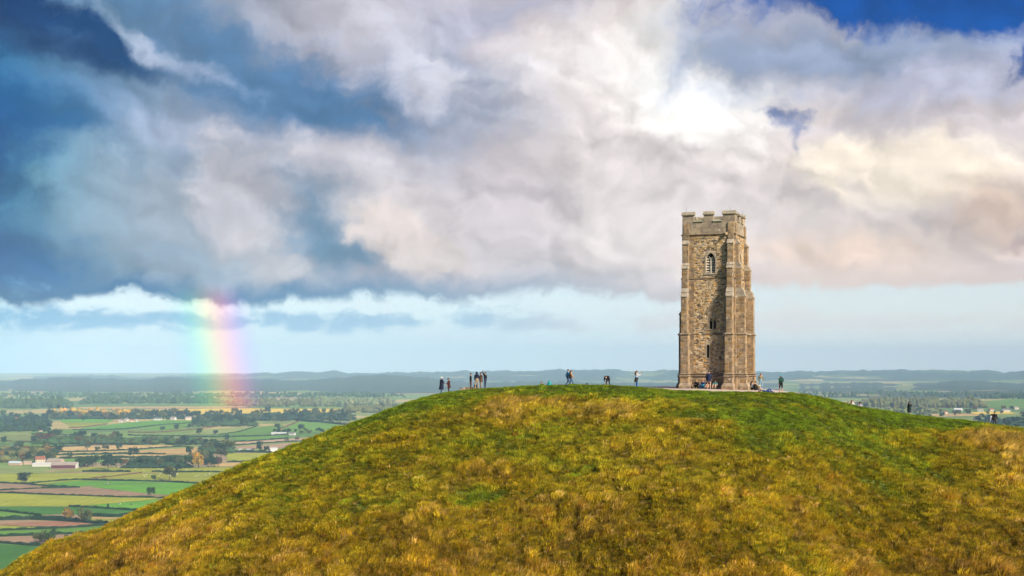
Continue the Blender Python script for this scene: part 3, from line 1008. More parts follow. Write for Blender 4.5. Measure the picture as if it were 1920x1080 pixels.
def frame_quad(mb, k, a0, a1, z0, z1, d0, d1, col):
    vs = [fp(k, a, d, z) for d in (d0, d1) for (a, z) in ((a0, z0), (a1, z0), (a1, z1), (a0, z1))]
    mb.add(vs, [(0, 1, 2, 3), (7, 6, 5, 4), (0, 4, 5, 1), (1, 5, 6, 2), (2, 6, 7, 3), (3, 7, 4, 0)], col)
# two-light window of the middle stage
o = 0.06
mb = MB()
c_, hw = 0.46, 0.34
frame_quad(mb, 0, c_ - hw - .13, c_ - hw, 6.45, 7.55, H + o + .035, H - .25, (.42, .36, .27))
frame_quad(mb, 0, c_ + hw, c_ + hw + .13, 6.45, 7.55, H + o + .035, H - .25, (.42, .36, .27))
frame_quad(mb, 0, c_ - hw - .15, c_ + hw + .15, 6.30, 6.45, H + o + .07, H - .25, (.40, .35, .27))
win = mb.build('window', m_stone, tower)
mb = MB()
frame_quad(mb, 0, c_ - .06, c_ + .06, 6.45, 7.50, H + o - .05, H - .22, (.46, .42, .34))
mb.build('mullion', m_stone, win)
mb = MB()
for g in (-1, 1):
    cc_ = c_ + g * (hw / 2 + .03)
    ww = hw - .06
    pts = arch(ww, 7.28, 7.34, 5)
    poly = [(a, z) for a, z in pts] + [(ww / 2 + .09, 7.28), (ww / 2 + .09, 7.95), (-ww / 2 - .09, 7.95), (-ww / 2 - .09, 7.28)]
    vs = [fp(0, cc_ + a, H + o + .02, z) for a, z in poly] + [fp(0, cc_ + a, H - .2, z) for a, z in poly]
    m2 = len(poly)
    bmx = [list(range(m2)), list(range(m2, 2 * m2))[::-1]] + [(i, (i + 1) % m2, m2 + (i + 1) % m2, m2 + i) for i in range(m2)]
    mb.add(vs, bmx, (.40, .33, .24))
    # sunk infill of the pointed heads
    pp_ = [(a, z) for a, z in pts]
    vs = [fp(0, cc_ + a, H + o - .07, z) for a, z in pp_] + [fp(0, cc_ + a, H - .2, z) for a, z in pp_]
    m2 = len(pp_)
    mb.add(vs, [list(range(m2)), list(range(m2, 2 * m2))[::-1]] + [(i, (i + 1) % m2, m2 + (i + 1) % m2, m2 + i) for i in range(m2)], (.34, .27, .19))
mb.build('window_head', m_stone, win)
# slit of the lowest stage
def slit(k, s, z0, z1, o, w):
    mb = MB()
    frame_quad(mb, k, s - w / 2 - .13, s - w / 2, z0, z1, H + o + .03, H - .25, (.40, .34, .25))
    frame_quad(mb, k, s + w / 2, s + w / 2 + .13, z0, z1, H + o + .03, H - .25, (.42, .36, .27))
    frame_quad(mb, k, s - w / 2 - .13, s + w / 2 + .13, z0 - .12, z0, H + o + .04, H - .25, (.38, .32, .24))
    pts = arch(w, z1 - .26, z1 - .22, 4)
    poly = pts + [(w / 2 + .13, z1 - .26), (w / 2 + .13, z1 + .13), (-w / 2 - .13, z1 + .13), (-w / 2 - .13, z1 - .26)]
    vs = [fp(k, s + a, H + o + .034, z) for a, z in poly] + [fp(k, s + a, H - .2, z) for a, z in poly]
    m2 = len(poly)
    mb.add(vs, [list(range(m2)), list(range(m2, 2 * m2))[::-1]] + [(i, (i + 1) % m2, m2 + (i + 1) % m2, m2 + i) for i in range(m2)], (.42, .36, .27))
    return mb.build('slit_window', m_stone, tower)
slit(0, -0.02, 3.50, 4.85, 0.13, 0.28)
for k in (1, 2, 3): slit(k, 0.0, 7.0, 8.3, 0.06, 0.28)

# parapet: dressed blocks, merlons and copings, each a stone of its own
PT = 0.42
for k in range(4):
    for ci_, (z0, z1) in enumerate(((16.22, 16.83), (16.83, 17.40))):
        cuts = [-H, -1.75, -0.7, 0.35, 1.5, H] if ci_ == 0 else [-H, -1.35, -0.1, 1.0, 2.0, H]
        for a, b in zip(cuts, cuts[1:]):
            if a == -H: a = -H + PT if k % 2 else -H
            if b == H: b = H - PT if k % 2 else H
            mb = MB()
            col = tr_.choice(GRY); kk = tr_.uniform(.9, 1.15)
            pr = tr_.uniform(0.0, 0.010)
            g = 0.007
            vs = [fp(k, s, d, z) for d in (H + pr, H - PT) for (s, z) in ((a + g, z0 + g), (b - g, z0 + g), (b - g, z1 - g), (a + g, z1 - g))]
            mb.add(vs, [(0, 1, 2, 3), (7, 6, 5, 4), (0, 4, 5, 1), (1, 5, 6, 2), (2, 6, 7, 3), (3, 7, 4, 0)], tuple(x * kk for x in col))
            mb.build('parapet_block', m_stone, tower)
    mer = [(-H, -H + 1.18), (-0.50, 0.47), (H - 1.25, H)]
    for i, (a, b) in enumerate(mer):
        if k % 2:
            if i == 0: a += PT
            if i == 2: b -= PT
        mb = MB(); col = tr_.choice(GRY); kk = tr_.uniform(.9, 1.15)
        frame_quad(mb, k, a + .005, b - .005, 17.40, 18.12, H + tr_.uniform(0, .008), H - PT, tuple(x * kk for x in col))
        mb.build('merlon', m_stone, tower)
        mb = MB()
        e0, e1 = a - (.09 if i != 0 or True else 0), b + .09
        if k % 2 and i == 0: e0 = a - .02
        if k % 2 and i == 2: e1 = b + .02
        prof = [(H + .10, 18.12), (H + .10, 18.20), (H - PT / 2, 18.50), (H - PT - .08, 18.36), (H - PT - .08, 18.12)]
        vs = [fp(k, e0, d, z) for d, z in prof] + [fp(k, e1, d, z) for d, z in prof]
        mb.add(vs, [(0, 1, 2, 3, 4), (9, 8, 7, 6, 5), (0, 5, 6, 1), (1, 6, 7, 2), (2, 7, 8, 3), (3, 8, 9, 4), (4, 9, 5, 0)], (.33, .31, .25))
        mb.build('coping', m_stone, tower)
    for a, b in ((-H + 1.18, -0.50), (0.47, H - 1.25)):
        mb = MB()
        prof = [(H + .09, 17.40), (H + .09, 17.46), (H - PT / 2, 17.64), (H - PT, 17.56), (H - PT, 17.40)]
        vs = [fp(k, a + .003, d, z) for d, z in prof] + [fp(k, b - .003, d, z) for d, z in prof]
        mb.add(vs, [(0, 1, 2, 3, 4), (9, 8, 7, 6, 5), (0, 5, 6, 1), (1, 6, 7, 2), (2, 7, 8, 3), (3, 8, 9, 4)], (.30, .31, .24))
        mb.build('crenel_sill', m_stone, tower)
mb = MB(); mb.box(-H + PT - .1, H - PT + .1, -H + PT - .1, H - PT + .1, 16.28, 16.62); mb.build('roof', m_lead, tower)
# worn carved head on the upper band
mb = MB()
mb.tube([fp(0, 1.86, H + .05, 16.16), fp(0, 1.86, H + .22, 16.12), fp(0, 1.86, H + .36, 16.02), fp(0, 1.86, H + .42, 15.97)], [.15, .17, .14, .06], 7, (.42, .33, .23))
mb.tube([fp(0, 1.76, H + .2, 16.2), fp(0, 1.72, H + .22, 16.3)], [.05, .02], 5, (.42, .33, .23))
mb.tube([fp(0, 1.96, H + .2, 16.2), fp(0, 2.0, H + .22, 16.3)], [.05, .02], 5, (.42, .33, .23))
mb.build('gargoyle', m_stone, tower)
for (k, s) in ((0, -2.35), (0, 2.2), (1, 2.3)):
    mb = MB()
    mb.tube([fp(k, s, H - .2, 18.3), fp(k, s, H - .2, 18.95)], [.016, .010], 6)
    mb.tube([fp(k, s, H - .2, 18.3), fp(k, s, H - .2, 18.5)], [.04, .03], 6)
    mb.build('lightning_rod', m_iron, tower)

# ------------------------------------------------------------------ the plain below
def gp_(px, py, lift=0.0):
    """point of the plain seen in a given direction"""
    y = (CAMZ - PLAIN_Z) * F / (py - HORIZON)
    return ((px - 960) / F * y, y, PLAIN_Z + lift)
def ppm(py):
    """picture pixels per metre on the plain"""
    return (py - HORIZON) / (CAMZ - PLAIN_Z)

m_plain, n, bs = material('meadow_patchwork')
o = tex(n)
mp = n.node('ShaderNodeMapping'); mp.inputs[3].default_value = (0.0042, 0.0026, 1.0); mp.inputs[2].default_value = (0, 0, 0.25); n.put(mp.inputs[0], o)
vo = n.node('ShaderNodeTexVoronoi'); vo.feature = 'F1'; vo.distance = 'CHEBYCHEV'; n.put(vo.inputs['Vector'], X(n, mp.outputs[0])); vo.inputs['Scale'].default_value = 1.0
sv = n.node('ShaderNodeSeparateColor'); n.put(sv.inputs[0], X(n, vo.outputs['Color']))
pc = n.ramp(X(n, sv.outputs[0]), [(0.0, (.08, .17, .025, 1)), (.2, (.13, .21, .035, 1)), (.4, (.17, .22, .05, 1)), (.55, (.07, .14, .025, 1)), (.7, (.36, .28, .10, 1)), (.85, (.26, .19, .11, 1)), (1.0, (.11, .19, .04, 1))], 'CONSTANT')
fn = n.noise(o, 0.02, 6, 0.6)
n.put(bs.inputs['Base Color'], n.mix(1.0, pc, n.mix(n.sstep(fn, .3, .7), (.75, .75, .75, 1), (1.2, 1.2, 1.15, 1)), 'MULTIPLY'))
bs.inputs['Roughness'].default_value = 1.0
mb = MB()
mb.add([(-15500, -2500, PLAIN_Z), (15500, -2500, PLAIN_Z), (15500, 19500, PLAIN_Z), (-15500, 19500, PLAIN_Z)], [(0, 1, 2, 3)])
ground = mb.build('ground', m_plain); ground['kind'] = 'structure'

m_field, n, bs = material('field_crop')
t = attr(n, 'tint')
o = tex(n)
a1 = n.noise(o, 0.018, 6, 0.65); a2 = n.noise(o, 0.25, 3, 0.6)
mp = n.node('ShaderNodeMapping'); mp.inputs[2].default_value = (0, 0, 0.5); mp.inputs[3].default_value = (1, 0.04, 1); n.put(mp.inputs[0], o)
a3 = n.noise(X(n, mp.outputs[0]), 0.12, 2, 0.5)
k_ = a1 * 0.8 + a2 * 0.4 + a3 * 0.35
n.put(bs.inputs['Base Color'], n.mix(1.0, t, n.mix(n.sstep(k_, .5, 1.05), (.72, .76, .7, 1), (1.28, 1.2, 1.25, 1)), 'MULTIPLY'))
bs.inputs['Roughness'].default_value = 1.0
PAL = dict(bright=(.085, .250, .006), green=(.090, .205, .010), dark=(.030, .120, .005), lime=(.240, .265, .010), pale=(.185, .235, .060), tan=(.43, .29, .105), brown=(.26, .165, .095), pink=(.36, .235, .150), red=(.27, .125, .070), yellow=(.62, .44, .035), olive=(.14, .17, .035))
FIELDS = [
 ('dark', [(-80, 1021), (0, 1021), (75, 1025), (170, 1024), (60, 1110), (-80, 1110)]),
 ('brown', [(-80, 1008), (0, 1007), (60, 1005), (100, 1003), (170, 1001), (230, 998), (170, 1024), (75, 1023), (0, 1018), (-80, 1017)]),
 ('green', [(-80, 996), (0, 996), (110, 994), (230, 986), (230, 998), (100, 1001), (0, 1004), (-80, 1005)]),
 ('lime', [(-80, 986.5), (0, 986.5), (60, 988.5), (130, 988.5), (190, 986.5), (240, 984), (110, 991), (0, 993), (-80, 993)]),
 ('red', [(-80, 982), (0, 982), (60, 979), (115, 978), (160, 981), (195, 985), (130, 987), (60, 987), (0, 985), (-80, 985)]),
 ('green', [(-80, 958), (0, 959), (70, 967), (0, 969), (-80, 969)]),
 ('tan', [(172, 970), (245, 971), (235, 973.5), (172, 973.5)]),
 ('lime', [(172, 974), (235, 974), (225, 980), (172, 978)]),
 ('dark', [(-80, 950.5), (0, 951), (130, 951), (200, 953), (270, 959), (240, 967), (170, 967), (120, 964), (75, 966), (0, 957), (-80, 955)]),
 ('lime', [(-80, 924), (0, 925), (120, 929), (200, 932), (300, 933), (290, 937), (165, 948), (130, 950), (0, 950), (-80, 949)]),
 ('bright', [(165, 948.5), (292, 937.5), (310, 936), (300, 952), (260, 957), (200, 951)]),
 ('brown', [(0, 920.5), (60, 917), (110, 916), (150, 915), (200, 919), (240, 921), (320, 930), (230, 931), (100, 926), (0, 922), (-80, 922)]),
 ('brown', [(-80, 908), (0, 908), (60, 911), (105, 914), (50, 916.5), (0, 919.5), (-80, 920)]),
 ('bright', [(65, 911), (145, 901.5), (270, 903), (310, 904.5), (170, 911.5), (130, 914)]),
 ('bright', [(168, 913), (200, 910.5), (320, 905), (380, 908), (365, 920), (330, 929), (290, 927.5), (200, 917)]),
 ('lime', [(-80, 890), (0, 889), (150, 888), (250, 886.5), (160, 900), (70, 909), (0, 904), (-80, 904)]),
 ('lime', [(180, 898), (270, 887), (430, 885.5), (400, 897), (380, 905), (330, 902), (280, 901)]),
 ('pale', [(-80, 881), (0, 882), (60, 884), (100, 885), (150, 884), (100, 888), (0, 888.5), (-80, 889)]),
 ('lime', [(100, 884), (170, 876), (240, 875), (460, 876), (440, 885), (260, 885.5), (160, 884)]),
 ('green', [(108, 862), (240, 861), (350, 861), (340, 867), (240, 868), (115, 867)]),
 ('tan', [(105, 854.5), (125, 855), (240, 852.5), (330, 853), (240, 857.5), (106, 858.5)]),
 ('tan', [(105, 849.5), (240, 845.5), (330, 842), (380, 838), (395, 845), (385, 848), (340, 852), (240, 851), (105, 853)]),
 ('tan', [(44, 843), (100, 840), (160, 838), (240, 835), (300, 835), (345, 837), (240, 843), (120, 848), (44, 848)]),
 ('green', [(40, 831), (100, 829), (155, 832), (100, 838), (45, 839)]),
 ('green', [(-80, 826), (0, 825), (60, 827), (15, 831), (-80, 831)]),
 ('green', [(55, 810), (100, 807), (135, 806.5), (160, 811), (100, 814), (60, 814)]),
 ('green', [(52, 793), (92, 793), (85, 800), (65, 803), (52, 801)]),
 ('bright', [(108, 788), (165, 785), (215, 787), (205, 792.5), (120, 792.5)]),
 ('lime', [(118, 793), (204, 793), (150, 802), (135, 802)]),
 ('bright', [(150, 803), (240, 792.5), (300, 788), (360, 789), (360, 793), (260, 801), (200, 806), (160, 806)]),
 ('green', [(262, 802), (355, 794), (350, 799), (300, 808), (275, 806)]),
 ('pale', [(340, 815), (380, 806), (430, 803), (478, 800), (440, 810), (410, 815)]),
 ('green', [(410, 816), (480, 801), (530, 797), (540, 802), (500, 812), (480, 816)]),
 ('green', [(528, 806), (563, 790), (600, 793), (650, 798), (640, 805), (600, 812), (565, 810)]),
 ('green', [(440, 820), (495, 818), (540, 820), (500, 826), (442, 827)]),
 ('pink', [(405, 834), (440, 830), (530, 824), (600, 819), (570, 827), (500, 830), (410, 836)]),
 ('pink', [(440, 838), (520, 833), (570, 830), (545, 838), (510, 842), (440, 841)]),
 ('lime', [(425, 851), (500, 850), (520, 853), (490, 864), (440, 866), (425, 863)]),
 ('tan', [(400, 869), (450, 868), (445, 875), (400, 875.5)]),
 ('olive', [(280, 818.5), (360, 820.5), (440, 823), (405, 827), (330, 826), (285, 824)]),
 ('olive', [(-80, 815), (60, 816), (160, 816), (160, 824), (0, 824), (-80, 824)]),
 ('yellow', [(250, 769), (420, 766), (600, 767), (730, 766.5), (720, 772), (500, 777), (330, 776)]),
 ('tan', [(140, 763.5), (360, 762), (520, 761.5), (400, 765.2), (160, 767)]),
 ('pale', [(90, 769.5), (240, 769), (236, 772), (100, 773)]),
 ('lime', [(1600, 768), (1720, 766), (1770, 770), (1650, 776)]),
 ('green', [(1850, 752), (1920, 748), (1990, 750), (1990, 764), (1860, 763)]),
 ('tan', [(1730, 777), (1810, 775.5), (1850, 780), (1760, 782)]),
 ('yellow', [(1815, 773.5), (1890, 772), (1905, 776), (1830, 777)]),
 ('pale', [(1700, 783), (1800, 784), (1990, 780), (1990, 800), (1720, 790)]),
]
for i, (c_, poly) in enumerate(FIELDS):
    pts = [gp_(a, b, 0.25 + 0.012 * i) for a, b in poly]
    cx, cy = sum(p[0] for p in pts) / len(pts), sum(p[1] for p in pts) / len(pts)
    bmf = bmesh.new()
    vs = [bmf.verts.new((p[0] - cx, p[1] - cy, 0)) for p in pts]
    fc = bmf.faces.new(vs)
    bmf.normal_update()
    if fc.normal.z < 0: fc.normal_flip()
    bmesh.ops.triangulate(bmf, faces=bmf.faces[:])
    me = bpy.data.meshes.new('field'); bmf.to_mesh(me); bmf.free()
    ca = me.color_attributes.new('tint', 'FLOAT_COLOR', 'POINT')
    k_ = random.uniform(.88, 1.12)
    ca.data.foreach_set('color', [v for _ in me.vertices for v in (PAL[c_][0] * k_, PAL[c_][1] * k_, PAL[c_][2] * k_, 1.0)])
    me.materials.append(m_field)
    fo = bpy.data.objects.new('field', me); fo.location = (cx, cy, pts[0][2]); C.objects.link(fo); fo['kind'] = 'structure'

# ------------------------------------------------------------------ leaves, hedges and trees
m_leaf, n, bs = material('foliage')
oi = n.node('ShaderNodeObjectInfo')
t = attr(n, 'tint')
c = n.mix(1.0, X(n, oi.outputs['Color']), t, 'MULTIPLY')
n.put(bs.inputs['Base Color'], c)
bs.inputs['Roughness'].default_value = 0.8
bs.inputs['Specular IOR Level'].default_value = 0.1
m_bark = plain('bark', (0.075, 0.055, 0.04), 0.95, 0.3, 2)

def leaf(mb, p, r, rr, col):
    a = Vector((rr.gauss(0, 1), rr.gauss(0, 1), rr.gauss(0, 1))).normalized()
    b = a.orthogonal().normalized(); b.rotate(Matrix.Rotation(rr.uniform(0, 6.28), 3, a)); c = a.cross(b)
    mb.add([p + b * r, p + c * r * .8, p - b * r, p - c * r * .8], [(0, 1, 2, 3)], col)

def crown_mesh(seed, kind):
    rr = random.Random(seed)
    mb = MB()
    lobes = []
    if kind == 'round':
        for i in range(9):
            a = rr.uniform(0, 6.28); z = rr.uniform(0.32, 0.82)
            q = 0.30 * math.sqrt(max(0.05, 1 - ((z - .52) / .42) ** 2))
            lobes.append((Vector((q * math.cos(a), q * math.sin(a), z)), rr.uniform(.15, .24)))
        lobes.append((Vector((0, 0, .6)), .3))
    elif kind == 'cone':
        for i in range(9):
            z = .12 + .09 * i
            lobes.append((Vector((rr.uniform(-.02, .02), rr.uniform(-.02, .02), z)), .20 * (1 - z) + .035))
    elif kind == 'bush':
        for i in range(8):
            a = rr.uniform(0, 6.28); q = rr.uniform(.1, .5)
            lobes.append((Vector((q * math.cos(a), q * math.sin(a), rr.uniform(.2, .6))), rr.uniform(.22, .36)))
    for c_, r in lobes:
        k = rr.uniform(.7, 1.25)
        for i in range(int(44 if kind != 'cone' else 30)):
            d = Vector((rr.gauss(0, 1), rr.gauss(0, 1), rr.gauss(0, 1))).normalized()
            p = c_ + d * r * rr.uniform(.6, 1.05)
            leaf(mb, p, rr.uniform(.028, .06) * (1.0 if kind != 'bush' else 1.5), rr, tuple(x * k * rr.uniform(.7, 1.3) for x in (1, 1, 1)))
        # inner mass so that the crown is not see-through everywhere
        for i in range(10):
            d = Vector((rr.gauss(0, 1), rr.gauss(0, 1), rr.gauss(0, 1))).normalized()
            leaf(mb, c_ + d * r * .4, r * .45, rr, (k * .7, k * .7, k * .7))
    return mb.mesh('crown', m_leaf)
def trunk_mesh(seed):
    rr = random.Random(seed); mb = MB()
    mb.tube([(0, 0, -.02), (.005, 0, .2), (0, .01, .45), (0, 0, .65)], [.035, .026, .02, .008], 6)
    for i in range(4):
        a = rr.uniform(0, 6.28); z = rr.uniform(.22, .45); l = rr.uniform(.16, .28)
        mb.tube([(0, 0, z), (math.cos(a) * l * .6, math.sin(a) * l * .6, z + l * .5), (math.cos(a) * l, math.sin(a) * l, z + l)], [.014, .009, .003], 5)
    return mb.mesh('trunk', m_bark)
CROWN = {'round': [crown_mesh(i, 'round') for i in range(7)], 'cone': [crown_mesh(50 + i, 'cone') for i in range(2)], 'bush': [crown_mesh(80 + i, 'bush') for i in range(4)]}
TRUNK = [trunk_mesh(i) for i in range(4)]
TINTS = {'dark': (.014, .040, .014), 'mid': (.032, .068, .015), 'olive': (.095, .105, .026), 'autumn': (.19, .115, .02), 'gold': (.36, .22, .02), 'pale': (.12, .15, .06), 'rust': (.13, .06, .03), 'blue': (.02, .05, .035)}
tre = random.Random(31)
def tree(px, py, h_px, w_px, tint, label, group=None, kind='round', name='tree', cat='tree'):
    x, y, z = gp_(px, py)
    s = 1.0 / ppm(py)
    hgt, wid = h_px * s * 1.22, w_px * s * 1.12
    root = empty(name, (x, y, PLAIN_Z + 0.2), tre.uniform(0, 6.28))
    tag(root, label, cat, group)
    sx = wid / (.95 if kind == 'round' else (.42 if kind == 'cone' else 1.3))
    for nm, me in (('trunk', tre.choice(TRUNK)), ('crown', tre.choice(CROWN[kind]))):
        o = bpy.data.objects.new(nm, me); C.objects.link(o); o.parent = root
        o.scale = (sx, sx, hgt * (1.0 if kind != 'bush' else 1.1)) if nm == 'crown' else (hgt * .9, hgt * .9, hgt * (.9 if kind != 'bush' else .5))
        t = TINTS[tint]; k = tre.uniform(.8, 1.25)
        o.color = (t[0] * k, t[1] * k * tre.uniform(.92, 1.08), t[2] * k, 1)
    return root

def hedge(pts, h, w, tint, label, group='field hedges in the valley'):
    """clipped, uneven hedge along a line of bearings"""
    P = [Vector(gp_(a, b)) for a, b in pts]
    rr = random.Random(int(pts[0][0] * 7 + pts[0][1]))
    L = sum((b - a).length for a, b in zip(P, P[1:]))
    step = max(4.0, L / 90)
    mb = MB()
    pos = []
    for a, b in zip(P, P[1:]):
        m_ = max(1, int((b - a).length / step))
        for i in range(m_):
            pos.append(a.lerp(b, i / m_))
    pos.append(P[-1])
    o0 = P[0].copy()
    rings = []
    for i, p in enumerate(pos):
        d = (pos[min(i + 1, len(pos) - 1)] - pos[max(i - 1, 0)]).normalized()
        nrm = Vector((-d.y, d.x, 0))
        hh, ww = h * rr.uniform(.7, 1.35), w * rr.uniform(.7, 1.3)
        q = p - o0
        rings.append([q - nrm * ww * .55 + Vector((0, 0, -.1)), q - nrm * ww * .5 + Vector((0, 0, hh * .7)), q + Vector((0, 0, hh)), q + nrm * ww * .5 + Vector((0, 0, hh * .7)), q + nrm * ww * .55 + Vector((0, 0, -.1))])
    vs = [v for r in rings for v in r]
    fs = [(i * 5 + k, i * 5 + k + 1, i * 5 + k + 6, i * 5 + k + 5) for i in range(len(rings) - 1) for k in range(4)]
    mb.add(vs, fs, (.75, .75, .75))
    for i in range(min(900, int(L / 1.6))):
        r = rr.randrange(len(pos) - 1)
        p = pos[r].lerp(pos[r + 1], rr.random()) - o0
        leaf(mb, p + Vector((rr.uniform(-.5, .5) * w, rr.uniform(-.5, .5) * w, rr.uniform(.2, 1.15) * h)), rr.uniform(.35, .9) * min(1.6, .5 + h * .18), rr, (rr.uniform(.6, 1.4),) * 3)
    o = mb.build('hedge', m_leaf, loc=o0)
    t = TINTS[tint]
    o.color = (t[0], t[1], t[2], 1)
    tag(o, label, 'hedge', group)

HEDGES = [
 ([(-40, 1016), (0, 1018), (60, 1023), (130, 1024)], 3, 4, 'dark', 'dark hedge above the lowest dark green field at the left edge'),
 ([(-40, 1006), (0, 1006), (60, 1004), (110, 1002), (170, 1000)], 3, 4, 'dark', 'thin hedge above the lowest brown ploughed field'),
 ([(-40, 995), (0, 995), (100, 991), (160, 988), (215, 984)], 2.6, 3.5, 'dark', 'thin hedge between the two narrow green strips near the hill foot'),
 ([(-40, 957), (0, 958), (40, 963), (75, 967)], 3, 4, 'dark', 'short slanting hedge at the left edge under the dark green field'),
 ([(-40, 976), (0, 975), (60, 974), (110, 976), (150, 979), (200, 984)], 5, 7, 'dark', 'tall overgrown hedge along the top of the reddish ploughed strip'),
 ([(130, 951), (180, 953), (240, 957), (275, 959)], 3, 4, 'dark', 'hedge along the top of the dark green field beside the two cows'),
 ([(170, 968), (210, 969), (250, 968)], 4, 5, 'dark', 'short hedge running from the pair of bushes to the hill'),
 ([(-40, 924), (0, 924), (80, 928), (150, 930), (230, 933), (310, 934)], 2.6, 4, 'dark', 'long hedge under the brown ploughed field'),
 ([(-40, 921), (0, 920), (60, 917), (150, 914)], 2.6, 4, 'dark', 'hedge between the two wedges of brown plough at the left'),
 ([(-40, 906), (0, 906), (50, 908), (90, 912), (145, 914)], 2.6, 4, 'dark', 'hedge above the upper brown wedge at the left edge'),
 ([(50, 907.5), (100, 903), (150, 900), (230, 902), (320, 904), (380, 908)], 2.8, 4, 'dark', 'long hedge along the top of the bright green fields'),
 ([(165, 898), (215, 893), (265, 887)], 2, 3, 'rust', 'thin brown hedge slanting between two lime green pastures'),
 ([(155, 884.5), (200, 885), (245, 885)], 3.5, 4, 'dark', 'dark hedge below the pasture by the large barn'),
 ([(285, 885), (350, 885.5), (425, 886)], 3, 4, 'dark', 'dark straight hedge above the sheep pasture near the hill edge'),
 ([(-20, 828), (60, 829), (130, 832)], 3, 4, 'rust', 'brownish hedge between two green fields at the left edge'),
 ([(45, 840), (100, 838), (160, 836), (175, 834)], 3, 4, 'dark', 'hedge between the green field and the tan stubble'),
 ([(95, 848), (160, 847), (240, 844), (330, 838), (350, 837)], 3, 4.5, 'dark', 'dark hedge between the two upper tan stubble fields'),
 ([(105, 853.5), (160, 852.5), (240, 851), (310, 852)], 3.6, 5, 'dark', 'dark hedge between the lower tan stubble strips'),
 ([(110, 860), (180, 858.5), (240, 858.5), (350, 857.5)], 4, 6, 'dark', 'dark hedge under the lowest tan strip'),
 ([(60, 815), (105, 816), (160, 815)], 3, 4, 'dark', 'hedge below the green field with the small red-roofed house'),
 ([(130, 803), (160, 801), (200, 796)], 3, 4, 'rust', 'brown hedge slanting up to the village from the left wood'),
 ([(135, 806), (200, 806), (240, 804), (300, 797), (358, 793.5)], 3, 4, 'dark', 'long hedge under the bright green field below the village'),
 ([(240, 811), (290, 811.5), (340, 808), (400, 801)], 3, 4, 'rust', 'curving hedge under the green field with round trees'),
 ([(240, 816.5), (330, 818), (400, 820), (480, 818), (540, 815)], 3, 4.5, 'dark', 'long dark hedge under the pale field in the middle distance'),
 ([(410, 816), (450, 810), (478, 801)], 3, 4, 'dark', 'hedge slanting between the pale field and the green field'),
 ([(405, 829), (470, 827.5), (540, 822)], 3, 4, 'dark', 'hedge above the upper pinkish ploughed field'),
 ([(430, 836), (500, 831), (570, 827)], 3, 4, 'dark', 'hedge between the two pinkish ploughed fields'),
 ([(440, 848), (510, 849)], 5, 6, 'dark', 'dense dark hedge below the small white sheds'),
 ([(425, 867), (475, 866)], 3, 4, 'dark', 'short hedge under the lime field beside the hill edge'),
 ([(522, 806), (545, 797), (562, 789.5)], 3, 4, 'rust', 'straight brown hedge climbing beside the large green field'),
 ([(560, 789.5), (600, 792), (650, 797)], 6, 8, 'dark', 'tall dark hedge along the top of the large green field'),
]
for pts, h, w, tn, lb in HEDGES:
    hedge(pts, h * .75, w * .7, tn, lb)

# single trees that stand apart
ONE = [
 (45, 907, 17, 22, 'dark', 'dark round tree standing alone in the field corner below the farm'),
 (318, 901, 21, 21, 'olive', 'tall olive tree with a rounded crown standing in the sheep pasture'),
 (335, 886, 12, 11, 'dark', 'dark round tree on the hedge just right of the tall olive tree'),
 (288, 902, 9, 8, 'mid', 'small round tree just left of the tall olive tree in the pasture'),
 (283, 932, 14, 13, 'mid', 'small round tree on the hedge at the end of the brown plough'),
 (203, 881, 22, 24, 'dark', 'large dark tree at the top of the lime pasture right of the barn'),
 (218, 877, 15, 20, 'mid', 'broad green tree touching the large dark tree by the lime pasture'),
 (232, 876, 12, 11, 'rust', 'reddish tree beside the large dark tree of the lime pasture'),
 (110, 848.5, 12, 17, 'dark', 'dark round tree at the left end of the tan stubble'),
 (164, 845, 17, 9, 'olive', 'tall thin olive tree above the tan stubble'),
 (183, 847, 7, 10, 'mid', 'small round tree on the hedge of the tan stubble'),
 (198, 846, 9, 11, 'olive', 'pale olive tree on the tan stubble hedge'),
 (224, 845, 11, 10, 'dark', 'dark tree on the hedge in the middle of the tan stubble'),
 (250, 857, 14, 17, 'dark', 'large dark tree standing between the tan strips'),
 (355, 854, 14, 13, 'dark', 'dark oval tree at the right end of the tan stubble'),
 (131, 860, 9, 9, 'mid', 'small tree at the left end of the lowest tan strip'),
 (6, 832, 11, 11, 'dark', 'dark tree at the left picture edge by a green field'),
 (372, 878, 24, 19, 'gold', 'tall yellow-topped tree in the belt beside the hill edge'),
 (415, 862, 17, 19, 'olive', 'rounded olive tree left of the lime field by the hill'),
 (410, 876, 14, 16, 'rust', 'russet tree at the end of the belt near the hill edge'),
 (520, 806, 9, 11, 'mid', 'rounded tree beside the slanting brown hedge'),
 (566, 808, 10, 11, 'blue', 'dark pointed tree behind the white farm shed'),
 (597, 810, 6, 10, 'blue', 'low dark rounded tree right of the farm shed'),
 (540, 814, 8, 10, 'dark', 'dark tree between the two white farm sheds'),
 (487, 847, 16, 11, 'dark', 'dark tree in front of the small white sheds'),
 (500, 848, 9, 9, 'mid', 'small green tree just right of the small white sheds'),
 (537, 829, 8, 7, 'olive', 'small leaning tree on the pinkish plough'),
 (557, 826, 6, 7, 'rust', 'small reddish tree on the pinkish plough'),
 (425, 827, 10, 8, 'blue', 'bluish tree on the hedge above the pinkish plough'),
 (455, 871, 6, 10, 'mid', 'low bush on the tan corner beside the hill edge'),
 (374, 815, 10, 10, 'mid', 'rounded tree standing on the hedge under the pale field'),
 (405, 816, 7, 10, 'blue', 'low dark round tree on the hedge under the pale field'),
 (305, 809, 7, 8, 'dark', 'leftmost of the two round trees under the green field'),
 (331, 807, 9, 10, 'dark', 'larger of the two round trees under the green field'),
 (363, 803, 13, 8, 'mid', 'taller tree at the right end of the bright green field'),
 (355, 804, 7, 7, 'dark', 'short dark tree beside the taller tree at the bright green field'),
]
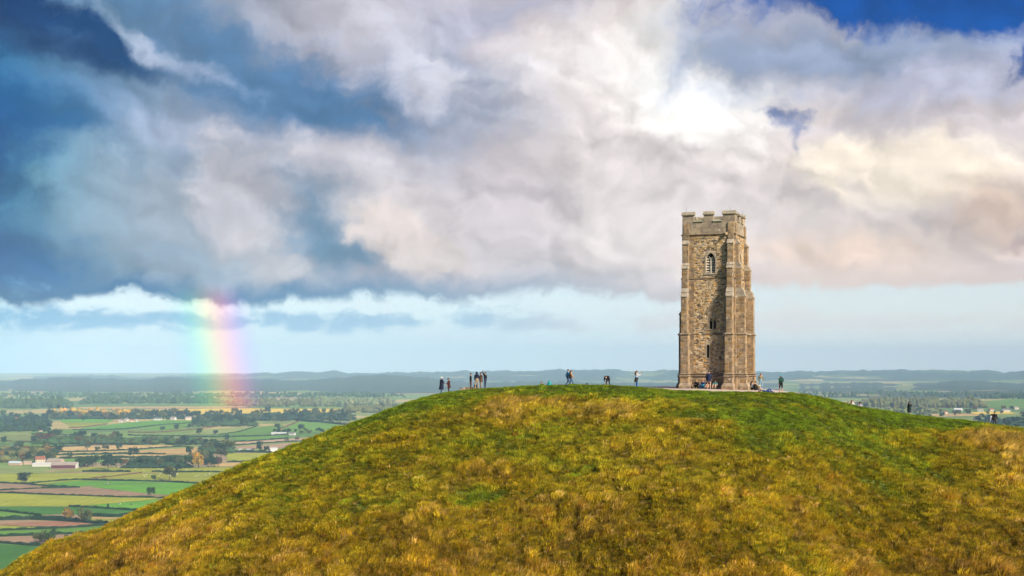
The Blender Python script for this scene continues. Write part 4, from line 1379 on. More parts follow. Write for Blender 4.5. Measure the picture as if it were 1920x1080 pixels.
for a in ONE:
    tree(a[0], a[1], a[2] * 1.15, a[3] * 1.2, a[4], a[5], 'single trees in the valley fields')
tree(350, 786, 19, 7, 'blue', 'tall dark conifer rising over the village roofs', None, 'cone')
tree(318, 784, 15, 8, 'blue', 'shorter dark conifer left of the tall one in the village', None, 'cone')
tree(550, 779, 13, 4, 'blue', 'slim dark conifer pointing above the wood on the right of the village', None, 'cone')
tree(635, 778, 10, 4, 'blue', 'slim dark conifer above the wood near the hill edge', None, 'cone')
for (px, py, h, w, tn, lb) in ((128, 977, 22, 22, 'autumn', 'golden-leaved bush on the overgrown hedge, left of the pair'), (160, 980, 26, 30, 'olive', 'taller yellow-green bush on the overgrown hedge, right of the pair'),
                               (75, 1018, 20, 26, 'olive', 'olive bush at the edge of the brown field, left of the pair'), (96, 1018, 29, 23, 'mid', 'taller dark green bush at the edge of the brown field'), (124, 1011, 9, 9, 'olive', 'small bush on the brown field near the hill edge'), (202, 952, 7, 5, 'mid', 'tiny bush on the hedge beside the two cows')):
    tree(px, py, h, w, tn, lb, 'bushes near the hill foot', 'bush', 'bush', 'bush')

# belts and clumps whose trees look alike
BELTS = [
 (34, (-30, 96), (782, 812), (8, 13), ['dark', 'dark', 'blue', 'mid'], 'tree in the dark wood at the left edge of the valley', 'dark wood at the left edge'),
 (22, (96, 235), (783, 790), (7, 11), ['mid', 'autumn', 'olive', 'dark'], 'tree among the houses at the left end of the village', 'trees at the left end of the village'),
 (20, (240, 365), (781, 786), (8, 12), ['dark', 'mid', 'blue', 'olive'], 'tree behind the white houses of the village', 'trees behind the village'),
 (32, (365, 480), (779, 801), (8, 12), ['dark', 'mid', 'olive', 'blue'], 'tree in the wood right of the village', 'wood right of the village'),
 (34, (478, 660), (777, 795), (8, 12), ['dark', 'mid', 'blue', 'olive', 'pale'], 'tree in the wood above the large green field', 'wood above the large green field'),
 (30, (60, 235), (819, 832), (7, 12), ['dark', 'mid', 'olive', 'rust'], 'tree in the belt between the green fields and the tan stubble', 'belt above the tan stubble'),
 (22, (240, 388), (829, 836), (6, 10), ['dark', 'mid', 'olive'], 'tree in the low belt over the tan stubble', 'low belt over the tan stubble'),
 (30, (-20, 104), (842, 869), (9, 14), ['olive', 'mid', 'autumn', 'dark', 'olive'], 'tree in the grove behind the farm buildings', 'grove behind the farm'),
 (8, (145, 180), (872, 877), (11, 15), ['dark', 'mid'], 'tree in the clump right of the large barn', 'clump right of the barn'),
 (17, (238, 352), (875, 878), (11, 16), ['dark', 'mid', 'olive'], 'tree in the straight belt below the tan strips', 'straight belt below the tan strips'),
 (7, (358, 404), (864, 878), (13, 18), ['dark', 'mid', 'olive'], 'tree in the clump around the yellow-topped tree', 'clump round the yellow-topped tree'),
 (9, (385, 438), (834, 850), (9, 13), ['dark', 'mid', 'olive'], 'tree in the clump left of the pinkish plough', 'clump left of the pinkish plough'),
 (8, (505, 605), (811, 816), (5, 8), ['mid', 'olive', 'dark'], 'tree around the white farm sheds in the middle distance', 'trees round the farm sheds'),
 (14, (1830, 1990), (786, 802), (9, 13), ['dark', 'mid', 'blue'], 'tree in the nearest wood below the right-hand slope', 'nearest wood on the right'),
 (20, (1690, 1900), (766, 786), (5, 9), ['autumn', 'olive', 'mid', 'pale'], 'hazy tree around the far village on the right', 'trees round the far village on the right'),
]
TWORD = {'dark': 'dark green', 'mid': 'mid green', 'blue': 'blackish green', 'olive': 'olive', 'autumn': 'yellow-brown', 'pale': 'pale', 'rust': 'reddish'}
for nn, (x0, x1), (y0, y1), (h0, h1), tns, lb, gr in BELTS:
    for i in range(nn):
        px = x0 + (x1 - x0) * (i + tre.random()) / nn
        py = tre.uniform(y0, y1)
        h = tre.uniform(h0, h1)
        tn = tre.choice(tns)
        fr = (i + .5) / nn
        part = ('left part of the ' if fr < .34 else ('middle of the ' if fr < .67 else 'right part of the ')) if nn > 12 else ''
        where = lb.split('tree ', 1)[1]
        short = gr.replace('trees at the ', '').replace('trees behind', 'row behind').replace('trees round', 'trees round').replace(' on the right', '') if part else gr
        place = (part + short) if part else gr
        if gr.startswith('trees at'): place = part + 'trees at the left village end'
        if gr.startswith('trees round the far'): place = part + 'far right village'
        tree(px, py, h * 1.2, h * 1.2 * tre.uniform(.9, 1.35), tn, '%s tree in the %s' % (TWORD[tn], place), gr)

# ------------------------------------------------------------------ houses, barns
m_white = plain('whitewash', (.56, .54, .50), .8, .06, 1)
m_cream = plain('cream_render', (.62, .52, .40), .8, .08, 1)
m_brickw = plain('pale_brick', (.42, .29, .21), .9, .12, 1)
m_redt = plain('red_tile', (.24, .085, .05), .9, .2, 2)
m_slate = plain('slate', (.17, .155, .16), .8, .15, 2)
m_brownr = plain('brown_sheet_roof', (.30, .25, .21), .8, .2, 1)
m_whiter = plain('pale_sheet_roof', (.48, .49, .50), .6, .05, 1)
m_bluer = plain('blue_grey_sheet_roof', (.42, .50, .56), .5, .08, 1)
m_maroon = plain('maroon_boarding', (.105, .026, .036), .8, .15, 1)
m_glass = plain('window_glass', (.03, .035, .04), .2, .1, 1, .5)
m_door = plain('painted_door', (.08, .10, .07), .6, .1, 1)

def building(px, py, length, depth, eave, ridge, rot, wall_m, roof_m, label, cat='house', name='house', windows=3, chimney=True, group=None, open_front=None):
    x, y, z = gp_(px, py)
    root = empty(name, (x, y, PLAIN_Z + .2), rad(rot))
    tag(root, label, cat, group)
    l, d = length / 2, depth / 2
    mb = MB()
    vs = [(-l, -d, 0), (l, -d, 0), (l, d, 0), (-l, d, 0), (-l, -d, eave), (l, -d, eave), (l, d, eave), (-l, d, eave), (-l, 0, ridge), (l, 0, ridge)]
    mb.add(vs, [(0, 1, 5, 4), (2, 3, 7, 6), (1, 2, 6, 9, 5), (3, 0, 4, 8, 7)])
    wall = mb.build('wall', wall_m, root)
    mb = MB()
    e = .45; th = .22
    dr = (ridge - eave) / d
    for g in (-1, 1):
        vs = [(-l - e, g * (d + e), eave - dr * e), (l + e, g * (d + e), eave - dr * e), (l + e, 0, ridge), (-l - e, 0, ridge)]
        vs += [(a, b, c + th) for a, b, c in vs]
        mb.add(vs, [(0, 1, 2, 3), (7, 6, 5, 4), (0, 4, 5, 1), (1, 5, 6, 2), (2, 6, 7, 3), (3, 7, 4, 0)])
    roof = mb.build('roof', roof_m, root)
    if chimney:
        mb = MB(); mb.box(l - 1.3, l - .4, -.4, .4, ridge - .6, ridge + 1.3); mb.box(l - 1.4, l - .3, -.5, .5, ridge + 1.3, ridge + 1.5)
        mb.build('chimney', m_brickw, roof)
    if windows:
        for row in range(2 if eave > 4 else 1):
            for i in range(windows):
                cx = -l + length * (i + .5) / windows
                z0 = .9 + row * 2.6
                if row == 0 and i == windows // 2:
                    mb = MB(); mb.box(cx - .5, cx + .5, -d - .06, -d + .05, 0, 2.05); mb.build('door', m_door, root)
                    continue
                mb = MB(); mb.box(cx - .6, cx + .6, -d - .05, -d + .05, z0, z0 + 1.15); mb.build('window', m_glass, root)
    if open_front is not None:
        mb = MB()
        mb.box(-l + .4, l - .4, -d - .12, -d - .01, 0.3, eave - .7); mb.build('boarding', open_front, root)
    return root

building(122, 878, 34, 20, 5.6, 8.6, 4, m_white, m_brownr, 'large barn with grey-brown roof and dark maroon side, biggest of the farm', 'barn', 'barn', 0, False, 'farm buildings', m_maroon)
building(79, 874.5, 25, 11, 3.6, 5.0, 3, m_white, m_whiter, 'long low white shed in front of the farmhouse', 'shed', 'shed', 0, False, 'farm buildings')
building(104, 869.5, 22, 13, 4.6, 7.4, -8, m_brickw, m_brownr, 'grey-brown roofed barn behind the large barn', 'barn', 'barn', 0, False, 'farm buildings')
building(76, 867.5, 13, 8, 5.4, 9.2, 12, m_cream, m_redt, 'farmhouse with steep dark red roof', 'house', 'farmhouse', 4, True, 'farm buildings')
building(29, 872.5, 17, 10, 3.6, 5.6, -6, m_brickw, m_bluer, 'shed with pale blue-grey roof left of the farm', 'shed', 'shed', 0, False, 'farm buildings')
building(52, 871, 11, 8, 3, 4.8, 20, m_brickw, m_brownr, 'small brown shed between the blue-grey shed and the farm', 'shed', 'shed', 0, False, 'farm buildings')
building(50, 852, 7, 5, 2.6, 3.8, 10, m_white, m_whiter, 'small white hut above the grove, on the left', 'hut', 'hut', 0, False, 'white huts above the grove')
building(70, 853, 9, 5, 2.6, 3.8, 0, m_white, m_whiter, 'small white hut above the grove, on the right', 'hut', 'hut', 0, False, 'white huts above the grove')
VIL = [
 (296, 788.5, 20, 9, 4.4, 7.0, 5, m_white, m_slate, 'long white house at the edge of the bright green field'),
 (325, 787.5, 13, 9, 5.0, 8.2, -20, m_white, m_brownr, 'white house left of the tall dark conifer'),
 (353, 787.5, 15, 9, 5.0, 8.4, 25, m_cream, m_brownr, 'cream house in front of the tall dark conifer'),
 (226, 792, 9, 8, 4.4, 8.0, 75, m_white, m_slate, 'white gabled house at the left end of the bright green field'),
 (237, 790, 10, 8, 4.6, 8.0, 60, m_white, m_slate, 'white gabled house just right of the leftmost gabled one'),
 (248, 791.5, 9, 8, 4.2, 7.0, 10, m_cream, m_redt, 'cream house with red roof beside the white gabled houses'),
 (258, 791, 6, 6, 3.6, 6.0, 80, m_white, m_slate, 'smallest white gable beside the red-roofed cream house'),
 (397, 784, 15, 9, 5.0, 8.6, 30, m_cream, m_redt, 'red-roofed house among the trees right of the tall conifer'),
 (146, 781, 14, 9, 5.4, 9.0, 15, m_cream, m_brownr, 'sunlit cream house in the left part of the village'),
 (170, 783, 10, 8, 4.6, 7.6, -12, m_brickw, m_brownr, 'brown house right of the sunlit cream house'),
 (200, 783, 10, 8, 4.6, 7.6, 65, m_white, m_redt, 'small white gable among the left village trees'),
 (221, 783, 14, 8, 4.6, 7.6, 8, m_white, m_slate, 'white house with grey roof above the gabled houses'),
 (76, 810, 7, 6, 3.4, 6.0, 30, m_cream, m_redt, 'small red-roofed house below the dark left wood'),
 (33, 789, 12, 8, 5.0, 8.6, 15, m_brickw, m_redt, 'pinkish house showing inside the dark left wood'),
]
for a in VIL:
    building(*a, windows=3, group='houses of the village')
building(523, 815, 30, 11, 3.4, 4.8, 3, m_white, m_whiter, 'long white farm shed in the middle distance near the hill edge', 'shed', 'shed', 0, False, 'far farm sheds')
building(548, 816, 12, 9, 3.4, 5.6, -10, m_white, m_slate, 'shorter shed right of the long white farm shed', 'shed', 'shed', 0, False, 'far farm sheds')
building(512, 847, 13, 10, 5.0, 6.4, 30, m_white, m_whiter, 'square white shed next to the pinkish plough', 'shed', 'shed', 0, False, 'white sheds by the plough')
building(470, 846, 12, 7, 2.8, 3.8, -8, m_white, m_whiter, 'low white shed left of the square white one', 'shed', 'shed', 0, False, 'white sheds by the plough')
building(451, 845, 6, 4, 2.4, 3.2, 0, m_white, m_whiter, 'tiny white hut at the left end of the white sheds', 'hut', 'hut', 0, False, 'white sheds by the plough')
for i, (px, py, l, rt, wm, rm, lb) in enumerate(((1796, 771, 26, 5, m_white, m_whiter, 'long pale building at the left of the far right village'), (1838, 772, 18, -8, m_white, m_brownr, 'pale house in the middle of the far right village'), (1858, 771, 14, 20, m_cream, m_redt, 'red-roofed house of the far right village'),
                                                (1886, 772, 24, 4, m_white, m_slate, 'white house at the right end of the far right village'), (1772, 776, 14, 40, m_cream, m_redt, 'small house below the far right village'), (1905, 768, 14, 10, m_cream, m_brownr, 'cream house near the right edge above the village'))):
    building(px, py, l, 10, 5, 8.5, rt, wm, rm, lb, group='houses of the far right village', windows=4)

# ------------------------------------------------------------------ grazing animals
m_fleece = plain('fleece', (.72, .70, .62), .95, .08, 3)
m_cow, n, bs = material('cow_hide')
cn = n.noise(tex(n), 1.1, 2, .5)
n.put(bs.inputs['Base Color'], n.mix(n.sstep(cn, .48, .52), (.02, .018, .016, 1), (.75, .72, .66, 1)))
def beast_mesh(name, mat, s, leg):
    mb = MB()
    body = [(-.78, 0, .92), (-.66, 0, .98), (-.3, 0, .94), (.15, 0, .92), (.5, 0, 1.0), (.68, 0, 1.05), (.82, 0, .92), (.98, 0, .66), (1.10, 0, .42), (1.2, 0, .34)]
    r_ = [.10, .26, .33, .35, .33, .26, .19, .15, .14, .08]
    mb.tube(body, r_, 10)
    for x_, y_ in ((-.55, .17), (-.55, -.17), (.48, .17), (.48, -.17)):
        mb.tube([(x_, y_, .85), (x_ + (.06 if x_ < 0 else 0), y_, .55), (x_ - (.05 if x_ < 0 else 0), y_, .3), (x_, y_, .02)], [.13, .085, .06, .07], 6)
    mb.tube([(-.76, 0, 1.05), (-.86, 0, .8), (-.86, 0, .5)], [.04, .025, .03], 5)
    for g in (-1, 1):
        mb.tube([(1.0, g * .1, .68), (.96, g * .24, .72)], [.05, .02], 5)
    return mb.mesh(name, mat, True)
me_cow, me_sheep = beast_mesh('cow', m_cow, 1, 1), beast_mesh('sheep', m_fleece, 1, 1)
bst = random.Random(9)
for px, py, rz, lb in ((200, 909.5, 10, 'black and white cow grazing on the bright green field, left of a pair'), (205, 909, 170, 'black and white cow grazing on the bright green field, right of a pair'),
                       (223, 948.5, 20, 'black and white cow grazing beside the tiny hedge bush'), (246, 949, 160, 'dark cow grazing right of the one beside the hedge bush')):
    o = bpy.data.objects.new('cow', me_cow); C.objects.link(o)
    x, y, z = gp_(px, py); o.location = (x, y, PLAIN_Z + .85); o.rotation_euler = (0, 0, rad(rz)); o.scale = (1.5, 1.5, 1.5)
    tag(o, lb, 'cow', 'cows in the valley')
for i in range(34):
    if i < 16: px, py = bst.uniform(262, 340), bst.uniform(890, 900)
    elif i < 28: px, py = bst.uniform(190, 350), bst.uniform(877.5, 883)
    else: px, py = bst.uniform(365, 400), bst.uniform(888, 899)
    lb, gr = (('white sheep grazing in the pasture around the tall olive tree', 'sheep round the tall olive tree') if i < 16 else (('white sheep grazing on the lime strip below the straight tree belt', 'sheep on the lime strip') if i < 28 else ('white sheep grazing in the pasture corner beside the hill edge', 'sheep by the hill edge')))
    o = bpy.data.objects.new('sheep', me_sheep); C.objects.link(o)
    x, y, z = gp_(px, py); o.location = (x, y, PLAIN_Z + .85); o.rotation_euler = (0, 0, bst.uniform(0, 6.28)); o.scale = (.95, 1.15, .9)
    tag(o, lb, 'sheep', gr)

# ------------------------------------------------------------------ far ridges
m_ridge, n, bs = material('far_hillside')
o = tex(n)
mp = n.node('ShaderNodeMapping'); mp.inputs[3].default_value = (0.0021, 0.0009, 0.0); mp.inputs[2].default_value = (0, 0, -0.2); n.put(mp.inputs[0], o)
dn = n.noise(X(n, mp.outputs[0]), 1.2, 3, .5, col=True)
vm = n.node('ShaderNodeVectorMath', operation='ADD'); n.put(vm.inputs[0], X(n, mp.outputs[0])); n.put(vm.inputs[1], dn)
vo = n.node('ShaderNodeTexVoronoi'); vo.distance = 'CHEBYCHEV'; n.put(vo.inputs['Vector'], X(n, vm.outputs[0])); vo.inputs['Scale'].default_value = 1.6
sv = n.node('ShaderNodeSeparateColor'); n.put(sv.inputs[0], X(n, vo.outputs['Color']))
pc = n.ramp(X(n, sv.outputs[0]), [(0.0, (.03, .06, .02, 1)), (.34, (.04, .075, .025, 1)), (.52, (.14, .19, .05, 1)), (.64, (.09, .15, .04, 1)), (.76, (.36, .30, .14, 1)), (.84, (.05, .09, .03, 1)), (.93, (.20, .22, .08, 1))], 'CONSTANT')
wd = n.noise(o, 0.0012, 5, .6)
pc = n.mix(n.sstep(wd, .40, .48), pc, (.026, .048, .030, 1))
fn = n.noise(o, .012, 4, .6)
n.put(bs.inputs['Base Color'], n.mix(1.0, pc, n.mix(n.sstep(fn, .3, .7), (.7, .7, .7, 1), (1.25, 1.25, 1.2, 1)), 'MULTIPLY'))
bs.inputs['Roughness'].default_value = 1.0

m_wooded = m_ridge.copy(); m_wooded.name = 'far_wooded_hillside'
for _n in m_wooded.node_tree.nodes:
    if _n.type == 'MAP_RANGE' and abs(_n.inputs[1].default_value - .40) < 1e-4:
        _n.inputs[1].default_value, _n.inputs[2].default_value = .26, .34
def ridge(prof, base, yc, seed, amp=0.35, backlen=900, mat=None):
    """long hill: prof = crest line, base = picture row where its foot meets the plain"""
    px = np.linspace(prof[0][0], prof[-1][0], 520)
    top = np.interp(px, [p[0] for p in prof], [p[1] for p in prof])
    top = top + (fbm(px * .02, px * 0, seed, 4) - .5) * 2.2 * amp + (fbm(px * .15, px * 0 + 5, seed + 3, 2) - .5) * 1.6 * amp
    yb = (CAMZ - PLAIN_Z) * F / (base - HORIZON)
    zt = CAMZ - (top - HORIZON) / F * yc
    rows = []
    ts = np.linspace(0, 1, 26)
    for t in ts:
        y = yb + (yc - yb) * t
        x = (px - 960) / F * y
        s = t * t * (3 - 2 * t)
        z = PLAIN_Z - 3 + (zt - PLAIN_Z + 3) * s
        z = z + (fbm(x * .0012, np.full_like(x, y * .0012), seed, 4) - .5) * 30 * math.sin(math.pi * t) ** .8
        rows.append((x, np.full_like(x, y), z))
    for t in np.linspace(.15, 1, 5):
        y = yc + backlen * t
        x = (px - 960) / F * y
        rows.append((x, np.full_like(x, y), PLAIN_Z - 3 + (zt - PLAIN_Z + 3) * (1 - t) ** 1.2))
    o = grid_mesh('hills', *(np.array([r[i] for r in rows]) for i in range(3)), mat or m_ridge)
    o['kind'] = 'structure'
    return px, zt
R1 = [(-700, 704), (-200, 706), (0, 708), (30, 709.5), (60, 706), (100, 705), (160, 702.5), (185, 702.5), (250, 706), (300, 705), (360, 701), (450, 699), (520, 699), (560, 697.5), (605, 696), (618, 694.5), (628, 694), (640, 698.5), (655, 702), (700, 700), (740, 698), (800, 697), (900, 695), (1000, 694), (1100, 692), (1200, 694.5), (1270, 695.5), (1420, 696), (1500, 697.5), (1560, 694), (1620, 695), (1700, 692.5), (1800, 693.5), (1880, 697), (1920, 694), (2200, 692), (2700, 696)]
ridge(R1, 716, 13800, 4, 3.0)
R2 = [(-700, 716), (-100, 711), (0, 712), (120, 708), (250, 711), (330, 707), (420, 713), (520, 712), (600, 712), (660, 706), (720, 703), (800, 709), (900, 716), (1000, 714), (1150, 718), (1300, 716), (1420, 720), (1560, 719), (1640, 716), (1700, 722), (1740, 716), (1820, 714), (1920, 719), (2300, 716), (2700, 722)]
ridge(R2, 742, 9300, 17, 2.6, 700, m_wooded)
R3 = [(-700, 742), (-100, 738), (40, 740), (150, 739), (260, 742), (420, 739), (560, 742), (700, 738), (800, 741), (1000, 740), (1400, 740), (1560, 736), (1650, 733), (1760, 737), (1850, 732), (1960, 736), (2300, 733), (2700, 741)]
ridge(R3, 748, 6600, 23, 2.0, 400)

# woods far away, one mass each
def wood(label, x0, x1, y0, y1, h0, h1, count, tint, seed):
    rr = random.Random(seed)
    mb = MB()
    c0 = Vector(gp_((x0 + x1) / 2, (y0 + y1) / 2))
    for i in range(count):
        px, py = rr.uniform(x0, x1), rr.uniform(y0, y1)
        edge = min(1, (px - x0) / (x1 - x0) * 7 + .25, (x1 - px) / (x1 - x0) * 7 + .25)
        p = Vector(gp_(px, py)) - c0
        h = rr.uniform(h0, h1) * edge * (.55 + .8 * float(vnoise(px * .06, py * .9, seed)))
        r = rr.uniform(4.5, 9)
        k = rr.uniform(.6, 1.4)
        col = (k * rr.uniform(.85, 1.25), k, k)
        ring = lambda q, z: [p + Vector((math.cos(a) * q * rr.uniform(.75, 1.25), math.sin(a) * q * rr.uniform(.75, 1.25), z)) for a in (0, 1.05, 2.1, 3.15, 4.2, 5.25)]
        vs = ring(r * .5, 0) + ring(r, h * .5) + ring(r * .75, h * .82) + [p + Vector((rr.uniform(-1, 1), rr.uniform(-1, 1), h))]
        fs = [(b * 6 + j, b * 6 + (j + 1) % 6, (b + 1) * 6 + (j + 1) % 6, (b + 1) * 6 + j) for b in range(2) for j in range(6)] + [(12 + j, 12 + (j + 1) % 6, 18) for j in range(6)]
        mb.add(vs, fs, col)
    o = mb.build('woodland', m_leaf, loc=c0)
    t = TINTS[tint]; o.color = (*t, 1)
    tag(o, label, 'woodland', kind='stuff')
wood('dark wooded rise at the left below the blue ridge', -60, 135, 757, 766, 15, 28, 700, 'mid', 1)
wood('hazy wood in the middle left beyond the village', 150, 420, 751, 757, 12, 24, 500, 'mid', 2)
wood('thin hazy tree line beyond the yellow field', 420, 640, 753, 763, 8, 20, 300, 'olive', 3)
wood('pale rounded wood beyond the yellow field near the hill edge', 585, 745, 757, 762, 16, 28, 420, 'pale', 4)
wood('yellowish wood nearest the hill edge beyond the yellow field', 640, 760, 766, 774, 10, 16, 260, 'olive', 5)
wood('long yellow-green wood across the right side of the valley', 1600, 1850, 757, 765, 16, 27, 800, 'olive', 6)
wood('hazy wood at the right edge above the green field', 1840, 2060, 744, 748, 12, 26, 300, 'mid', 7)
wood('scattered far trees on the right beyond the slope', 1480, 1760, 765, 778, 6, 12, 160, 'olive', 8)
wood('row of golden trees along the yellow field', 85, 255, 771, 779, 6, 16, 70, 'gold', 9)
wood('low woods at the foot of the far ridge on the right', 1420, 2060, 739, 745, 8, 20, 500, 'mid', 10)
wood('undergrowth of the dark wood at the left edge', -60, 92, 784, 810, 6, 11, 420, 'dark', 21)
wood('undergrowth between the village houses and trees', 96, 365, 781, 786.5, 4, 9, 420, 'dark', 22)
wood('undergrowth of the wood right of the village', 368, 482, 782, 800, 5, 10, 420, 'mid', 23)
wood('undergrowth of the wood above the large green field', 480, 665, 778, 789, 6, 11, 460, 'dark', 24)
wood('scrub in the belt above the tan stubble', 60, 388, 826, 834, 4, 11, 560, 'mid', 25)
wood('scrub under the grove behind the farm', -50, 100, 843, 868, 4, 9, 320, 'olive', 26)
wood('scrub under the straight belt below the tan strips', 236, 356, 875.5, 878, 4, 8, 200, 'dark', 27)
wood('scrub in the nearest wood on the right', 1835, 2060, 787, 800, 5, 9, 300, 'dark', 28)
wood('scrub between the fields left of the pinkish plough', 376, 436, 836, 850, 4, 8, 120, 'mid', 29)
wood('low woods at the foot of the far ridge on the left', -60, 760, 740, 746, 8, 20, 600, 'mid', 11)

# ------------------------------------------------------------------ the air
m_haze = bpy.data.materials.new('haze'); m_haze.use_nodes = True; m_haze.node_tree.nodes.clear()
n = NT(m_haze.node_tree)
pvn = n.node('ShaderNodeVolumePrincipled')
pvn.inputs['Color'].default_value = (0.46, 0.74, 1.0, 1)
pvn.inputs['Density'].default_value = 0.000062
pvn.inputs['Anisotropy'].default_value = -0.35
for _k in ('Density Attribute', 'Color Attribute', 'Temperature Attribute'):
    pvn.inputs[_k].default_value = ''
out = n.node('ShaderNodeOutputMaterial'); n.t.links.new(pvn.outputs[0], out.inputs['Volume'])
mb = MB(); mb.box(-16000, 16000, -3000, 20000, PLAIN_Z - 8, 222)
hz = mb.build('haze', m_haze); hz['kind'] = 'stuff'; hz['label'] = 'pale blue haze over the valley'; hz['category'] = 'haze'

# the rainbow's foot, a shaft of lit rain standing over the fields
m_bow = bpy.data.materials.new('rainbow_light'); m_bow.use_nodes = True; m_bow.node_tree.nodes.clear()
n = NT(m_bow.node_tree)
uvx = attr(n, 'tint')
su = n.node('ShaderNodeSeparateColor'); n.put(su.inputs[0], uvx)
bu, bv = X(n, su.outputs[0]), X(n, su.outputs[1])
hue = n.ramp(bu, [(0.0, (0, 0, 0, 1)), (.14, (.0, .04, .02, 1)), (.28, (.03, .26, .06, 1)), (.42, (.36, .32, .0, 1)), (.54, (.78, .24, .0, 1)), (.66, (.78, .09, .08, 1)), (.78, (.40, .02, .20, 1)), (.90, (.06, .0, .07, 1)), (1.0, (0, 0, 0, 1))], 'B_SPLINE')
fade = n.sstep(bv, 0.05, 0.13) * n.sstep(bv, 1.0, 0.80)
em = n.node('ShaderNodeEmission'); n.put(em.inputs[0], hue); n.put(em.inputs[1], fade * 0.15)
tp = n.node('ShaderNodeBsdfTransparent')
veil = n.ramp(bu, [(0.0, (1, 1, 1, 1)), (.14, (.96, 1, 1, 1)), (.28, (.91, 1, .96, 1)), (.42, (1, 1, .89, 1)), (.54, (1, .94, .87, 1)), (.66, (1, .91, .93, 1)), (.80, (.97, .92, 1, 1)), (1.0, (1, 1, 1, 1))], 'B_SPLINE')
n.put(tp.inputs[0], n.mix(fade, (1, 1, 1, 1), veil))
ad = n.node('ShaderNodeAddShader'); n.t.links.new(em.outputs[0], ad.inputs[0]); n.t.links.new(tp.outputs[0], ad.inputs[1])
out = n.node('ShaderNodeOutputMaterial'); n.t.links.new(ad.outputs[0], out.inputs[0])
mb = MB()
YB = 3500.0
zb0, zb1 = PLAIN_Z + 3, CAMZ + (HORIZON - 524) / F * YB
cols_, nz_, nx_ = [], 14, 12
for dpt in (0, 1):
    for i in range(nz_ + 1):
        t = i / nz_
        cpx = 421 - 46 * t ** 1.3
        for j in range(nx_ + 1):
            u_ = j / nx_
            mb.v.append(((cpx - 78 + 156 * u_ - 960) / F * YB, YB + dpt * 40, zb0 + (zb1 - zb0) * t))
            mb.c.append((u_, t, 0))
st_ = (nz_ + 1) * (nx_ + 1)
for dpt in (0, 1):
    for i in range(nz_):
        for j in range(nx_):
            a = dpt * st_ + i * (nx_ + 1) + j
            q = [a, a + 1, a + nx_ + 2, a + nx_ + 1]
            mb.f.append(q if dpt == 0 else q[::-1]); mb.m.append(0)
for i in range(nz_):
    for j in (0, nx_):
        a = i * (nx_ + 1) + j; b = a + nx_ + 1
        mb.f.append([a, b, b + st_, a + st_]); mb.m.append(0)
for i in (0, nz_):
    for j in range(nx_):
        a = i * (nx_ + 1) + j
        mb.f.append([a, a + 1, a + 1 + st_, a + st_]); mb.m.append(0)
bow = mb.build('rainbow', m_bow)
tag(bow, 'foot of a rainbow standing over the fields at the left', 'rainbow')

# ------------------------------------------------------------------ people
def base_pose():
    return dict(pelvis=(0, 0, .95), waist=(0, 0, 1.12), chest=(0, 0, 1.34), neck=(0, .0, 1.50), head=(0, .02, 1.60), top=(0, .02, 1.70),
                shL=(-.18, 0, 1.42), elL=(-.24, -.03, 1.14), wrL=(-.24, .06, .90), haL=(-.24, .09, .80),
                shR=(.18, 0, 1.42), elR=(.24, -.03, 1.14), wrR=(.24, .06, .90), haR=(.24, .09, .80),
                hipL=(-.10, 0, .90), knL=(-.11, .03, .50), anL=(-.12, -.02, .08), toL=(-.13, .15, .03),
                hipR=(.10, 0, .90), knR=(.11, .03, .50), anR=(.12, -.02, .08), toR=(.13, .15, .03))
def pose(kind, **over):
    p = base_pose()
    if kind == 'walk':
        p.update(knL=(-.10, .20, .50), anL=(-.10, .34, .09), toL=(-.10, .50, .05), knR=(.10, -.06, .48), anR=(.10, -.36, .16), toR=(.10, -.26, .04),
                 elL=(-.24, -.16, 1.16), wrL=(-.24, -.08, .92), haL=(-.24, -.04, .83), elR=(.24, .08, 1.15), wrR=(.24, .26, 1.0), haR=(.23, .32, .93))
    elif kind == 'sit':
        p = dict(pelvis=(0, 0, .13), waist=(0, -.04, .30), chest=(0, .0, .52), neck=(0, .04, .67), head=(0, .08, .78), top=(0, .09, .88),
                 shL=(-.18, .01, .59), elL=(-.24, .16, .40), wrL=(-.16, .36, .42), haL=(-.08, .43, .42), shR=(.18, .01, .59), elR=(.24, .16, .40), wrR=(.16, .36, .42), haR=(.08, .43, .42),
                 hipL=(-.10, .05, .12), knL=(-.14, .42, .46), anL=(-.13, .60, .09), toL=(-.14, .76, .04), hipR=(.10, .05, .12), knR=(.14, .42, .46), anR=(.13, .60, .09), toR=(.14, .76, .04))
    elif kind == 'bend':
        p.update(pelvis=(0, -.08, .90), waist=(0, .06, 1.02), chest=(0, .28, 1.04), neck=(0, .42, .98), head=(0, .50, .90), top=(0, .57, .84),
                 shL=(-.18, .34, 1.02), elL=(-.24, .36, .74), wrL=(-.16, .42, .52), haL=(-.12, .44, .43), shR=(.18, .34, 1.02), elR=(.24, .36, .74), wrR=(.16, .42, .52), haR=(.12, .44, .43),
                 hipL=(-.11, -.06, .86), hipR=(.11, -.06, .86), knL=(-.16, .06, .48), knR=(.16, .06, .48), anL=(-.18, 0, .08), anR=(.18, 0, .08), toL=(-.19, .16, .03), toR=(.19, .16, .03))
    elif kind == 'recline':
        p = dict(pelvis=(0, 0, .14), waist=(0, -.16, .22), chest=(0, -.36, .36), neck=(0, -.48, .48), head=(0, -.53, .60), top=(0, -.54, .70),
                 shL=(-.18, -.42, .41), elL=(-.26, -.62, .08), wrL=(-.26, -.40, .05), haL=(-.25, -.31, .04), shR=(.18, -.42, .41), elR=(.26, -.62, .08), wrR=(.26, -.40, .05), haR=(.25, -.31, .04),
                 hipL=(-.10, .05, .13), knL=(-.12, .42, .44), anL=(-.12, .62, .10), toL=(-.12, .77, .05), hipR=(.10, .05, .13), knR=(.11, .48, .22), anR=(.12, .90, .09), toR=(.13, .98, .20))
    p.update(over)
    return p
